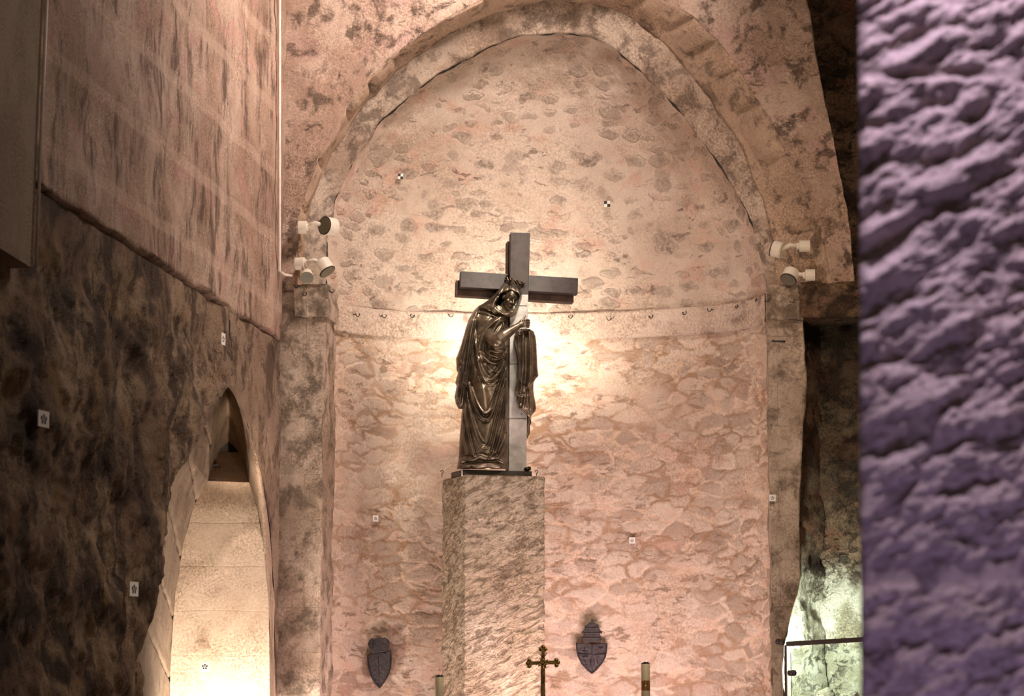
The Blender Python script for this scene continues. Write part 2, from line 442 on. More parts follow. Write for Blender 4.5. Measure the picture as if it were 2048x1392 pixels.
def resample(pts, n):
    L = [0.0]
    for a, b in zip(pts, pts[1:]): L.append(L[-1] + (Vector(b) - Vector(a)).length)
    out = []
    for i in range(n):
        s_ = L[-1] * i / (n - 1)
        for k in range(len(pts) - 1):
            if s_ <= L[k + 1] + 1e-9:
                t = (s_ - L[k]) / max(L[k + 1] - L[k], 1e-9); out.append(Vector(pts[k]).lerp(Vector(pts[k + 1]), t)); break
    return out

# ------------------------------------------------------------------ apse, arch and front wall
Z_TOP = at(652, 600, YW).z
Z_BOT = at(648, 656, YW).z
AX0, AX1 = at(648, 630, YW).x, at(1537, 630, YW).x
B0 = 1.2
def curve_tab(pts, Y):                # (z, x) pairs of one side of an arch
    t = sorted((at(px, py, Y).z, at(px, py, Y).x) for px, py in pts); return t
O_L = [(593, 578), (597, 450), (612, 385), (642, 310), (700, 207), (770, 120), (880, 42), (960, 2), (1040, -30), (1120, -42)]
O_R = [(1662, 560), (1652, 500), (1602, 370), (1535, 230), (1462, 112), (1385, 30), (1300, -15), (1210, -38), (1120, -42)]
S_L = [(602, 578), (611, 450), (627, 395), (662, 312), (722, 216), (795, 140), (900, 66), (1000, 24), (1060, 6), (1120, 0)]
S_R = [(1548, 565), (1543, 480), (1524, 400), (1484, 300), (1422, 200), (1335, 95), (1250, 30), (1190, 8), (1120, 0)]
E_L = [(652, 598), (656, 480), (672, 400), (704, 325), (765, 238), (855, 162), (960, 102), (1040, 74), (1120, 66)]
E_R = [(1536, 588), (1520, 500), (1490, 420), (1430, 315), (1360, 225), (1290, 150), (1230, 100), (1180, 74), (1120, 66)]
def two(Lp, Rp, Y, n, zs=None):
    L_, R_ = curve_tab(Lp, Y), curve_tab(Rp, Y)
    z0 = zs if zs is not None else max(L_[0][0], R_[0][0]); z1 = at(1120, Lp[-1][1], Y).z
    left, right = [], []
    for i in range(n):
        z = z0 + (z1 - z0) * math.sin(i / (n - 1) * math.pi / 2)
        left.append(Vector((interp(L_, z), Y, z))); right.append(Vector((interp(R_, z), Y, z)))
    return left + right[::-1][1:]
N = 90
ZS = Z_TOP
oc = two(O_L, O_R, YF, N, ZS); sc_ = two(S_L, S_R, YF + 0.42, N, ZS); ec = two(E_L, E_R, YW, N, ZS)
# soffit of the outer order, stepped voussoir by voussoir
rnd = random.Random(3)
edges = []; k = 0
while k < len(oc): edges.append(k); k += rnd.choice([7, 8, 9, 11])
rows = [[] for _ in range(14)]
for j in range(len(oc)):
    bi = max(i for i, e in enumerate(edges) if e <= j)
    off = ((bi * 37) % 11) / 11 * 0.055
    if j in edges: off = -0.05
    cen = Vector((AX0 * .5 + AX1 * .5, YF, ZS))
    for i in range(14):
        t = i / 13
        p = oc[j].lerp(sc_[j], t)
        d = (cen - p); d.y = 0; d.normalize()
        rows[i].append(p + d * off * math.sin(math.pi * min(1, t * 1.15 + 0.08)) + d * 0.02 * fbm(p * 5))
out_ = lambda p, k: p + (p - Vector((-1.7, p.y, ZS))).normalized() * k
rows.insert(0, [out_(p, .07) + Vector((0, .05, 0)) for p in oc])
rows.append([out_(p, .07) + Vector((0, .02, 0)) for p in sc_])
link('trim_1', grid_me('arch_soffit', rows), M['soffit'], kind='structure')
rows = [[sc_[j].lerp(ec[j], i / 12) for j in range(len(sc_))] for i in range(13)]
rows.insert(0, [out_(p, .08) + Vector((0, -.02, 0)) for p in sc_])
rows.append([p + Vector((0, .16, 0)) + (p - Vector((-1.7, YW, ZS))) * .025 for p in ec])
link('trim_2', grid_me('arch_inner_ring', rows, disp=lambda p: 0.035 * fbm(p * 3.5)), M['ring'], kind='structure')
# conch
L_, R_ = curve_tab(E_L, YW), curve_tab(E_R, YW)
z1 = at(1120, 66, YW).z
rows = []
nz, nt = 110, 180
for i in range(nz):
    u = math.sin(i / (nz - 1) * math.pi / 2)
    z = ZS + (z1 - ZS) * u
    xl, xr = interp(L_, z), interp(R_, z)
    if i == nz - 1: xl = xr = at(1120, 66, YW).x
    b = B0 * (xr - xl) / (AX1 - AX0) * (0.9 + 0.1 * (1 - u))
    row = []
    for j in range(nt):
        t = math.pi * j / (nt - 1)
        row.append(Vector(((xl + xr) / 2 - (xr - xl) / 2 * math.cos(t), YW + b * math.sin(t), z)))
    rows.append(row)
link('ceiling', grid_me('conch', rows, disp=lambda p: 0.03 * fbm(p * 2.2, 5) + 0.012 * fbm(p * 9)), M['conch'], kind='structure')
def apse_rows(z0, z1_, nz, inset):
    rows = []
    for i in range(nz):
        z = lerp(z0, z1_, i / (nz - 1)); row = []
        for j in range(220):
            t = math.pi * j / 219
            cx, a = (AX0 + AX1) / 2, (AX1 - AX0) / 2 - inset
            row.append(Vector((cx - a * math.cos(t), YW + (B0 - inset) * math.sin(t), z)))
        rows.append(row)
    return rows
link('wall_apse', grid_me('apse_wall', apse_rows(0, Z_BOT + .01, 190, 0.0), disp=lambda p: 0.011 * fbm(Vector((p.x * 2.6, p.y * 2.6, p.z * 4.0)), 4)), M['apse'], kind='structure')
br = apse_rows(Z_BOT, Z_TOP, 12, 0.035)
br = [apse_rows(Z_BOT, Z_BOT, 2, -0.03)[0]] + br + [apse_rows(Z_TOP, Z_TOP, 2, -0.05)[0]]
link('trim_3', grid_me('apse_band', br, disp=lambda p: 0.008 * fbm(p * 4)), M['band'], kind='structure')
def apse_surf(px, py, inset=0.0):     # where a sight line meets the curved apse wall
    d = ray(px, py); best = None
    cx, a, b = (AX0 + AX1) / 2, (AX1 - AX0) / 2 - inset, B0 - inset
    for i in range(400):
        Y = YW + b * i / 400; p = EYE + d * (Y / d.y)
        if ((p.x - cx) / a) ** 2 + ((p.y - YW) / b) ** 2 >= 1: best = p; break
    if best is None: best = EYE + d * ((YW + b) / d.y)
    nrm = Vector((-(best.x - cx) / a ** 2, -(best.y - YW) / b ** 2, 0)).normalized()
    return best, nrm
# front wall above the springing
PR_edge = [(1708, 580), (1702, 460), (1674, 310), (1642, 165), (1614, 0), (1600, -60), (1590, -140), (1580, -400)]
Rt_ = curve_tab(PR_edge, YF)
OLt, ORt = curve_tab(O_L, YF), curve_tab(O_R, YF)
zapex = at(1120, -42, YF).z
dispf = lambda p: 0.03 * fbm(p * 2.8, 5)
rows, rows2 = [], []
for i in range(110):
    z = ZS - 0.02 + (zapex - ZS + 0.02) * math.sin(i / 109 * math.pi / 2)
    a, b = XL - .12, interp(OLt, z)
    rows.append([Vector((lerp(a, b, j / 60), YF, z)) for j in range(61)] + [Vector((b, YF + 0.10, z))])
    a, b = interp(ORt, z), interp(Rt_, z)
    rows2.append([Vector((a, YF + 0.10, z))] + [Vector((lerp(a, b, j / 60), YF, z)) for j in range(61)] + [Vector((b + 0.02, YF + 0.5, z))])
link('wall_front', grid_me('spandrel_left', rows, disp=dispf), M['face'], kind='structure')
link('wall_front', grid_me('spandrel_right', rows2, disp=dispf), M['face'], kind='structure')
rows = [[Vector((lerp(XL - .12, interp(Rt_, z), j / 100), YF, z)) for j in range(101)] for z in [lerp(zapex, zapex + 1.6, i / 30) for i in range(31)]]
link('wall_front', grid_me('wall_over_arch', rows, disp=dispf), M['face'], kind='structure')

# piers below the springing
PE = curve_tab([(1604, 560), (1606, 640), (1613, 760), (1606, 850), (1598, 1000), (1601, 1150), (1596, 1190), (1580, 1240), (1566, 1285), (1566, 1500), (1566, 1700)], YF)
def pier(name, px0, px1, xr_extra, mat):
    x0, x1 = px0 - .12 if px0 < 100 else at(px0, 800, YF).x, at(px1, 800, YF).x
    rows = []
    for i in range(220):
        z = ZS * i / 219
        if xr_extra: x1 = interp(PE, z)
        r = [Vector((x0 - 0.02, YF + 0.9, z))] if xr_extra else []
        r += [Vector((lerp(x0, x1, j / 22), YF, z)) for j in range(23)]
        r += [Vector((x1 + (0.0 if not xr_extra else 0.0), YF + 0.05 + 0.6 * j / 8, z)) for j in range(9)]
        rows.append(r)
    return link(name, grid_me(name, rows, disp=lambda p: 0.022 * fbm(p * 3.1, 4)), mat, kind='structure')
pier('wall_pier_left', XL, 645, False, M['pier'])
pier('wall_pier_right', 1537, 1606, True, M['pier'])

# impost blocks on the piers
def impost(name, px0, px1, py0, py1, out, mat, dx=0.0):
    x0, x1 = at(px0, py0, YF).x, at(px1, py0, YF).x; z0, z1_ = at(px0, py1, YF).z, at(px0, py0, YF).z
    rows = []
    for (y, z) in [(YF + .6, z0)] + [(YF - out * (0.55 + 0.45 * t), z0 + (z1_ - z0) * t * 0.85) for t in [i / 16 for i in range(17)]] + [(YF - out, z1_), (YF + .6, z1_)]:
        rows.append([Vector((x0, YF + .6, z))] + [Vector((lerp(x0, x1, j / 24), y, z)) for j in range(25)] + [Vector((x1, YF + .6, z))])
    return link(name, grid_me(name, rows, disp=lambda p: 0.03 * fbm(p * 6, 4)), mat, kind='structure')
impost('trim_4', 590, 656, 572, 634, 0.08, M['pier'])
impost('trim_5', 1536, 1606, 590, 640, 0.05, M['pier'])
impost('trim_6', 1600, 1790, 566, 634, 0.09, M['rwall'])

# aisle rock wall on the right of the pier
def wallgrid(name, pts4, n, m_, mat, amp, sc0, kind='structure'):
    a, b, c, d = [Vector(p) for p in pts4]   # bottom-left, bottom-right, top-right, top-left
    rows = [[a.lerp(b, j / n).lerp(d.lerp(c, j / n), i / m_) for j in range(n + 1)] for i in range(m_ + 1)]
    return link(name, grid_me(name, rows, disp=lambda p: amp * fbm(p * sc0, 5)), mat, kind=kind)
xa, xb, xc_ = at(1590, 800, YF + 0.7).x, at(1640, 800, YF + 1.0).x, at(1640, 800, YF + 1.0).x + 2.2
zlow = at(1600, 1200, YF).z
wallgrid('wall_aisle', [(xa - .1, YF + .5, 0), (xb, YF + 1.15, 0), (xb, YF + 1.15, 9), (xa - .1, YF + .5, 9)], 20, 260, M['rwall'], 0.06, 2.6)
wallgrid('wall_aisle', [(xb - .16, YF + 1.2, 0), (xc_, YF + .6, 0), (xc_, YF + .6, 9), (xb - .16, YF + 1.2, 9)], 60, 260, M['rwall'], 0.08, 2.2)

# ------------------------------------------------------------------ left nave wall with its pointed opening
LB = [(458, 770), (440, 787), (418, 845), (388, 892), (364, 960), (345, 1060), (328, 1130), (300, 1185), (292, 1290), (292, 1450), (292, 1900)]
RB = [(458, 770), (478, 800), (496, 850), (512, 905), (526, 960), (541, 1060), (549, 1200), (552, 1392), (553, 1600), (553, 1900)]
YL_ = sorted((atx(a, b, XL).z, atx(a, b, XL).y) for a, b in LB)
YR_ = sorted((atx(a, b, XL).z, atx(a, b, XL).y) for a, b in RB)
za = atx(458, 770, XL).z; ya = atx(458, 770, XL).y
ZC = 4.62       # course line where the rock ends and the ashlar starts
Y0 = 11.0
def rockd(p):
    return 0.10 * fbm(Vector((0, p.y * 1.1, p.z * 1.3)), 6, 2.1, 0.55)
def lwall(name, side, zlo, zhi, nz, ny, mat, dsp):
    rows = []
    for i in range(nz + 1):
        z = lerp(zlo, zhi, i / nz)
        if side == 'near':
            y1 = interp(YL_, z) if z < za else ya
            r = [Vector((XL, lerp(Y0, y1, j / ny), z)) for j in range(ny + 1)]
            if z <= za: r += [Vector((XL - .12, y1 + .03, z)), Vector((XL - .5, y1 + .12, z))]
            else: r += [r[-1].copy(), r[-1].copy()]
        else:
            y1 = interp(YR_, z) if z < za else ya
            r = [Vector((XL, lerp(y1, YF + .1, j / ny), z)) for j in range(ny + 1)]
            
        rows.append(r)
    me = grid_me(name, rows)
    for v in me.vertices:
        v.co.x += dsp(v.co)
    me.update()
    return link(name, me, mat, kind='structure')
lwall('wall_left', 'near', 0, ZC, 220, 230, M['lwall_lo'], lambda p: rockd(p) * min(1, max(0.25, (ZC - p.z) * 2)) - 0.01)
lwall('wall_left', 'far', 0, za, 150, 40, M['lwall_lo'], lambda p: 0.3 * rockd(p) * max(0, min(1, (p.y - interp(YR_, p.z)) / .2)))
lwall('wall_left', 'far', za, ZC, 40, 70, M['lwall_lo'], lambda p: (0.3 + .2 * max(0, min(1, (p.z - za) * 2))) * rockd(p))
rows = []
for i in range(121):
    z = lerp(ZC, 9.2, i / 120)
    rows.append([Vector((XL + (0.01 if i else -0.12), lerp(Y0, YF + .1, j / 150), z)) for j in range(151)])
me = grid_me('wall_left', rows)
for v in me.vertices: v.co.x += 0.025 * fbm(Vector((3, v.co.y * 1.5, v.co.z * 2)), 5); v.co.z += (0.05 * fbm(Vector((v.co.y * 1.7, 0, 0)), 4) if v.co.z < ZC + .05 else 0)
link('wall_left', me, M['lwall_up'], kind='structure')
# plaster panel at the near end of the wall
e0, e1 = atx(88, -60, XL + .08), atx(64, 536, XL + .08)
bm = bmesh.new()
prism(bm, [(XL - .1, Y0, e1.z + .12), (XL - .1, e1.y, e1.z), (XL - .1, e0.y, e0.z), (XL - .1, Y0, e0.z)], Vector((0.18, 0, 0)))
o = from_bm('wall_left_plaster', bm, M['smooth'], kind='structure', smooth=False)
bm = bmesh.new(); tube(bm, [e1 + Vector((.02, .02, 0)), e1.lerp(e0, .5) + Vector((.02, .015, 0)), e0 + Vector((.02, .02, 0))], 0.011, 8)  # pale strip put in for the lit corner edge of the panel
tag(from_bm('conduit', bm, M['conduit']), 'thin pale strip for the lit corner edge of the dark plaster panel at far left', 'pipe')

# inside of the opening
outer = [atx(a, b, XL - .3) for a, b in LB[::-1][1:]]
DB = 22.9
sillL = [(338, 1500, 22.95), (341, 1320, 23.05), (350, 1190, 23.15), (366, 1090, 23.25), (388, 1010, 23.32), (415, 962, 23.4)]
sillR = [(540, 1500, 22.95), (539, 1320, 23.05), (537, 1200, 23.15), (528, 1100, 23.25), (515, 1020, 23.32), (498, 965, 23.4)]
midL = sillL + [(424, 880, 23.50), (436, 815, 23.70), (447, 785, 23.80), (457, 772, 23.90)]
midR = sillR + [(494, 890, 23.50), (484, 830, 23.70), (472, 795, 23.80), (457, 772, 23.90)]
def m3(t): return [cp(*q) for q in t]
oL = resample([atx(a, b, XL) + Vector((-.16, -.5, 0)) for a, b in LB[::-1]][1:], 300); mL = resample(m3(midL), 300)
oR = resample([atx(a, b, XL) + Vector((-.008, .03, 0)) for a, b in RB[::-1]][2:], 60); mR = resample(m3(midR), 60)
rows = []
for i in range(31):
    r = []
    for j in range(300):
        jj = (j + (i - 15) * 1.1) % 46
        gz = .028 * math.exp(-((jj - 23) / 1.4) ** 2)
        r.append(oL[j].lerp(mL[j], i / 30) + Vector((0.03 * math.sin(i / 30 * math.pi) - gz, 0, 0)))
    rows.append(r)
link('wall_embrasure', grid_me('reveal_left', rows, disp=lambda p: 0.012 * fbm(p * 4)), M['reveal_shaded'], kind='structure')
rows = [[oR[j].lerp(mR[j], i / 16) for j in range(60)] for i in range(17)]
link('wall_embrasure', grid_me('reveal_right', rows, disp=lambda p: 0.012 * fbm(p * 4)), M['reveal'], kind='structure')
sL, sR = resample(m3(sillL), 60), resample(m3(sillR), 60)
rows = [[a.lerp(b, j / 20) for j in range(21)] for a, b in zip(sL, sR)]
link('wall_embrasure_sill', grid_me('sill', rows, disp=lambda p: 0.005 * fbm(p * 5)), M['sill'], kind='structure')
loopA = m3([(415, 962, 23.4)] + midL[6:]) + m3(midR[6:9])[::-1] + [cp(498, 965, 23.4)]
loopB = [cp(*q) for q in [(436, 904, 25.3), (441, 898, 25.3), (446, 893, 25.3), (451, 888, 25.3), (457, 883, 25.3), (463, 888, 25.3), (468, 893, 25.3), (472, 898, 25.3), (477, 904, 25.3)]]
nA = resample(loopA, 40); nB = resample(loopB, 40)
rows = [[a.lerp(b, i / 20) for a, b in zip(nA, nB)] for i in range(21)]
link('wall_embrasure', grid_me('inner_vault', rows, disp=lambda p: 0.01 * fbm(p * 4)), M['reveal'], kind='structure')
rows = [[loopA[0].lerp(loopA[-1], j / 10).lerp(loopB[0].lerp(loopB[-1], j / 10), i / 10) for j in range(11)] for i in range(11)]
link('wall_embrasure_ledge', grid_me('ledge', rows), M['sill'], kind='structure')
bm = bmesh.new(); bm.faces.new([bm.verts.new(p + FH * .02) for p in nB]); from_bm('wall_embrasure_end', bm, M['hole'], kind='structure')
for q in ((414, 963, 434, 960, 23.5), (428, 932, 439, 931, 24.25)):  # black strips standing in for the shadow lines of the ledge
    bm = bmesh.new(); boxv(bm, (cp(q[0], q[1], q[4]) + cp(q[2], q[3], q[4])) / 2, RT * ((q[2] - q[0]) / 2 * q[4] / FPX), FH * .06, UZ * .006)
    tag(from_bm('ledge_shadow_strip', bm, M['iron'], smooth=False), 'thin black strip for the shadow line at the head of the bright sill' if q[0] < 420 else 'shorter black strip for the ledge shadow deeper in the opening', 'plate')

# ------------------------------------------------------------------ near tooled pillar on the right
YP = 6.3
p0, p1 = at(1716, -150, YP), at(1724, 1550, YP)
qa, qb = p0.copy(), p1.copy()
p1 = qa.lerp(qb, qa.z / (qa.z - qb.z)); p0 = qb.lerp(qa, (4.6 - qb.z) / (qa.z - qb.z))
rows = []
nzp, nxp = 1150, 190
def tooled(p):
    q = Vector((p.x * 0.85 + p.z * 0.5, 5, p.z * 0.87 - p.x * 0.5))
    v = fbm(Vector((q.x * 8.5, 1.0, q.z * 16)), 4, 2.0, 0.5) * 0.034 + 0.006 * fbm(Vector((p.x * 5, 0, p.z * 5)))
    for zc, hw in ((at(1800, 148, YP).z, .018), (at(1800, 1150, YP).z, .035)):
        g_ = math.exp(-((p.z - zc) / hw) ** 4); v = v * (1 - .85 * g_) - .012 * g_
    return v
for i in range(nzp + 1):
    z = lerp(p1.z, p0.z, i / nzp); xe = lerp(p1.x, p0.x, i / nzp)
    r = [Vector((xe + .01 + .12 * (8 - j) / 8, YP + .05 + .6 * (8 - j) / 8, z)) for j in range(8)]
    r += [Vector((xe + .02 * (1 - math.cos(a)), YP + .035 * (1 - math.sin(a)), z)) for a in [k_ * math.pi / 10 for k_ in range(5)]]
    r += [Vector((xe + .02 + 0.80 * j / nxp, YP, z)) for j in range(nxp + 1)]
    rows.append(r)
me = grid_me('pillar', rows)
for v in me.vertices: v.co.y -= tooled(v.co); v.co.x += 0.002 * fbm(v.co * 20)
me.update()
link('wall_pillar', me, M['pillar'], kind='structure')

# floor and altar block (below the picture)
wallgrid('floor', [(-8, 3, 0), (3.5, 3, 0), (3.5, 26, 0), (-8, 26, 0)], 20, 40, M['floor'], 0.0, 1)
bm = bmesh.new(); ALT_Z = 1.0
AC = cp(1080, 1450, 21.2)
boxv(bm, Vector((AC.x, AC.y, ALT_Z - .06)), RT * 1.25, FH * .42, UZ * .06)
boxv(bm, Vector((AC.x, AC.y, .44)), RT * 0.9, FH * .3, UZ * .44)
tag(bevel(from_bm('altar', bm, M['pier'], smooth=False), .01), 'plain stone altar block in front of the pedestal', 'altar')

# ------------------------------------------------------------------ pedestal
TH = math.radians(17.2); W = 0.785
pu = RT * math.cos(TH) + FH * math.sin(TH); pv = -RT * math.sin(TH) + FH * math.cos(TH)
c0 = cp(930, 950, 23.5)
PTZ = cp(960, 950, 23.55).z
PC = Vector((c0.x, c0.y, 0)) + pu * W / 2 + pv * W / 2
rows = []
for i in range(261):
    z = PTZ * i / 260; r = []
    for s_ in range(4):
        d1, d2 = [(pu, pv), (pv, -pu), (-pu, -pv), (-pv, pu)][s_]
        st = PC - d1 * W / 2 - d2 * W / 2
        for j in range(40): r.append(st + d1 * (W * j / 40) + UZ * z)
    rows.append(r)
rows.append([Vector((PC.x, PC.y, PTZ)) + (p - Vector((PC.x, PC.y, PTZ))) * .97 for p in rows[-1]])
o = link('pedestal', grid_me('pedestal', rows, closed=True, caps=True, disp=lambda p: (0.014 * fbm(Vector((p.x * 7 + p.z * 4, p.y * 7, p.z * 11 - p.x * 5)), 5) if p.z < PTZ - .004 else 0.0)), M['pedestal'])
tag(o, 'tall rough tooled stone pedestal carrying the bronze statue', 'pedestal')

# ------------------------------------------------------------------ cross
depth = (-RT * math.sin(math.radians(9)) + FH * math.cos(math.radians(9)) - UZ * math.tan(math.radians(5))).normalized()
rdir = (RT * math.cos(math.radians(9)) + FH * math.sin(math.radians(9)))
def beam(name, A, B, w0, w1, t, mat, parent):
    ax = (B - A).normalized(); wd = ax.cross(depth).normalized(); n = 24
    bm = bmesh.new(); prev = None
    for i in range(n + 1):
        p = A.lerp(B, i / n); hw = lerp(w0, w1, i / n) / 2
        ring = [bm.verts.new(p + wd * (a * hw) + depth * (b * t)) for a, b in ((-1, 0), (1, 0), (1, 1), (-1, 1))]
        if prev:
            for k_ in range(4): bm.faces.new((prev[k_], prev[(k_ + 1) % 4], ring[(k_ + 1) % 4], ring[k_]))
        else: bm.faces.new(ring[::-1])
        prev = ring
    bm.faces.new(prev)
    return bevel(from_bm(name, bm, mat, parent, smooth=False), .005)
CT, CM, CB = cp(1041, 465, 23.62), cp(1038.5, 589, 23.67), cp(1035, 946, 23.82)
cross = thing('cross', 'tall timber cross with pale lower upright behind the bronze woman', 'cross', (CB.x, CB.y, PTZ))
beam('upright', CT, CM, .190, .180, .09, M['wood'], cross)
beam('lower_upright', CM, CB, .175, .172, .20, M['cross_pale'], cross)['label'] = 'pale lower upright'  # lower part in a paler material than the upright above
beam('crossbeam', cp(921, 558, 23.66), cp(1156, 572, 23.83), .158, .158, .09, M['wood'], cross)
bo = depth * .088
beam('back_upright', cp(1034.5, 478, 23.64) + bo, cp(1033, 600, 23.70) + bo, .168, .168, .10, M['wood_back'], cross)
beam('back_crossbeam', cp(915, 571, 23.66) + bo, cp(1151, 585.5, 23.83) + bo, .150, .150, .10, M['wood_back'], cross)
for py in (611, 728, 838):
    bm = bmesh.new(); c = cp(1037 - (py - 589) * .008, py, lerp(23.67, 23.82, (py - 589) / 357))
    boxv(bm, c + UZ * 0, rdir * .084, depth * .006, UZ * .0016); from_bm('seam', bm, M['iron'], cross, smooth=False)
for px, py in ((1026, 832), (1044, 831)):
    bm = bmesh.new(); ball(bm, cp(px, py, 23.77), .007, n=8); from_bm('rivet', bm, M['cross_pale'], cross)

# ------------------------------------------------------------------ statue
D0 = 23.80
SB = cp(965, 947, 23.7)
statue = thing('statue', 'dark bronze statue of a veiled mourning woman embracing a cross on the pedestal', 'statue', (SB.x, SB.y, PTZ))
def seg_dist(px, py, pl):
    best = 1e9
    for (ax, ay), (bx, by) in zip(pl, pl[1:]):
        dx, dy = bx - ax, by - ay; L2 = dx * dx + dy * dy
        t = 0 if L2 == 0 else max(0, min(1, ((px - ax) * dx + (py - ay) * dy) / L2))
        d = math.hypot(px - ax - t * dx, py - ay - t * dy)
        if d < best: best = d
    return best
def smooth_pl(pl, it=2):
    for _ in range(it):
        q = [pl[0]]
        for a, b in zip(pl, pl[1:]): q += [(a[0] * .75 + b[0] * .25, a[1] * .75 + b[1] * .25), (a[0] * .25 + b[0] * .75, a[1] * .25 + b[1] * .75)]
        q.append(pl[-1]); pl = q
    return pl
def fold_field(folds):
    F = []
    for pl, wd, hgt in folds:
        pl = smooth_pl(pl); xs = [p[0] for p in pl]; ys = [p[1] for p in pl]
        F.append((pl, wd, hgt, min(xs) - 3 * wd, max(xs) + 3 * wd, min(ys) - 3 * wd, max(ys) + 3 * wd))
    def f(px, py):
        s_ = 0
        for pl, wd, hgt, x0, x1, y0, y1_ in F:
            if x0 < px < x1 and y0 < py < y1_:
                d = seg_dist(px, py, pl)
                s_ += hgt * (math.exp(-(d / wd) ** 2) - 0.28 * math.exp(-((d - 2.0 * wd) / (wd * .9)) ** 2))
        return s_
    return f
def drape(name, tab, nrow, nang, folds, mat, parent, pw=0.8, wob=0.002, tail=None):
    """tab rows: py, xl, xr, centre depth, front radius, back radius. Lofted closed body of cloth."""
    f = fold_field(folds); rows = []
    cols = [[(r[0], r[k_]) for r in tab] for k_ in range(1, 6)]
    for i in range(nrow):
        py = lerp(tab[0][0], tab[-1][0], i / (nrow - 1))
        xl, xr, dc, rf, rb = [interp(c, py) for c in cols]; row = []
        for j in range(nang):
            a = 2 * math.pi * j / nang; ca, sa = math.cos(a), math.sin(a)
            px = (xl + xr) / 2 + (xr - xl) / 2 * math.copysign(abs(ca) ** pw, ca)
            if sa > 0: dd = -rf * abs(sa) ** pw - f(px, py) * min(1, abs(sa) * 1.6)
            else: dd = rb * abs(sa) ** pw
            q = cp(px, py, dc + dd)
            row.append(q)
        rows.append(row)
    me = grid_me(name, rows, closed=True, caps=True, disp=lambda p: wob * fbm(p * 14))
    return link(name, me, mat, parent)
D = D0
robe_tab = [(612, 962, 1016, D, .12, .10), (625, 952, 1019, D, .16, .14), (640, 946, 1020, D, .19, .15), (670, 941, 1020, D, .21, .16), (700, 938, 1018.5, D, .22, .16), (730, 935, 1018, D, .23, .16), (760, 932, 1018, D, .23, .16),
            (800, 927, 1018, D, .23, .16), (830, 923, 1017.5, D, .235, .17), (880, 919, 1017, D, .225, .17), (920, 917, 1016, D, .235, .18), (938, 913, 1016, D, .26, .2)]
folds = [
    ([(936, 765), (941, 785), (947, 808), (956, 827), (968, 839), (979, 837), (987, 822), (996, 790), (1005, 762), (1013, 735)], 2.6, .030),
    ([(943, 775), (951, 800), (961, 820), (971, 828), (981, 822), (990, 800), (1000, 770), (1008, 745)], 2.0, .018),
    ([(932, 780), (937, 815), (946, 852), (956, 880), (966, 894), (975, 893), (981, 880), (986, 855), (994, 822), (1003, 792), (1013, 760)], 2.0, .026),
    ([(938, 800), (946, 838), (956, 866), (966, 884)], 1.6, .016),
    ([(928, 770), (931, 830), (938, 880), (948, 912)], 2.2, .024),
    ([(923, 790), (925, 850), (932, 905)], 2.0, .018),
    ([(1012, 770), (1004, 805), (997, 840), (990, 872), (983, 902)], 2.0, .024),
    ([(1014, 800), (1009, 840), (1001, 870), (992, 905)], 2.0, .022),
    ([(1015, 860), (1010, 888), (997, 915)], 2.4, .022),
    ([(977, 917), (990, 903), (1000, 880)], 2.2, .02),
    ([(1015, 730), (1012, 770), (1010, 820), (1012, 860)], 1.8, .018),
    ([(953, 712), (957, 730), (966, 750), (978, 761), (992, 752), (1006, 733), (1017, 708)], 3.4, .034),
    ([(957, 727), (961, 746), (972, 765), (984, 768), (996, 760)], 2.4, .024),
    ([(962, 708), (975, 722), (990, 728), (1005, 722), (1016, 700)], 3.0, .026),
    ([(976, 732), (986, 742), (999, 744), (1008, 736)], 2.2, .018),
    ([(1004, 634), (988, 644), (972, 658), (961, 678), (957, 700), (960, 716)], 4.5, .040),
    ([(1002, 642), (988, 656), (980, 674), (978, 700), (980, 716)], 2.6, .026),
    ([(947, 628), (947, 650), (949, 680), (953, 705)], 2.6, .022),
    ([(948, 628), (962, 624), (978, 628), (992, 634)], 2.0, .016),
    ([(982, 700), (992, 705), (1006, 704)], 2.2, .02), ([(984, 710), (996, 716), (1010, 708)], 2.0, .018),
    ([(1006, 640), (1008, 655), (1012, 668)], 2.0, .018), ([(1014, 640), (1015, 660), (1014, 690)], 2.0, .018),
    ([(918, 925), (930, 916), (945, 922), (958, 912), (975, 920), (992, 914), (1010, 922)], 3.2, .03),
    ([(916, 933), (935, 928), (955, 932), (975, 926), (1000, 932)], 3.0, .025),
    ([(965, 780), (968, 800), (970, 820)], 9.0, .028),
]
drape('robe', robe_tab, 330, 260, folds, M['bronze'], statue)
# mantle falling from the shoulder on the left, ragged hem
mant = [(611, 958, 968, D + .01, .03, .03), (622, 947, 968, D, .11, .07), (640, 937, 958, D - .02, .15, .09), (660, 930, 953, D - .02, .16, .10), (690, 922, 950, D - .02, .17, .11), (712, 914, 948, D - .01, .17, .12), (716, 912, 948, D - .01, .17, .12),
        (740, 913, 943, D, .17, .12), (746, 916, 942, D, .17, .12), (765, 910, 938, D, .16, .12), (772, 913, 937, D + .01, .16, .12), (795, 909, 934, D + .03, .15, .1), (808, 912, 931, D + .05, .13, .08), (818, 917, 928, D + .07, .08, .05)]
mf = [([(955, 618), (944, 650), (938, 690), (932, 740), (930, 765)], 2.4, .035), ([(948, 625), (936, 660), (928, 695), (922, 720)], 2.0, .030),
      ([(952, 640), (946, 690), (940, 735), (934, 772)], 1.8, .030), ([(934, 655), (923, 690), (917, 712)], 1.6, .022), ([(920, 735), (917, 770), (914, 800)], 1.8, .024), ([(928, 745), (923, 780), (920, 806)], 1.6, .024)]
drape('mantle', mant, 160, 110, mf, M['bronze'], statue)
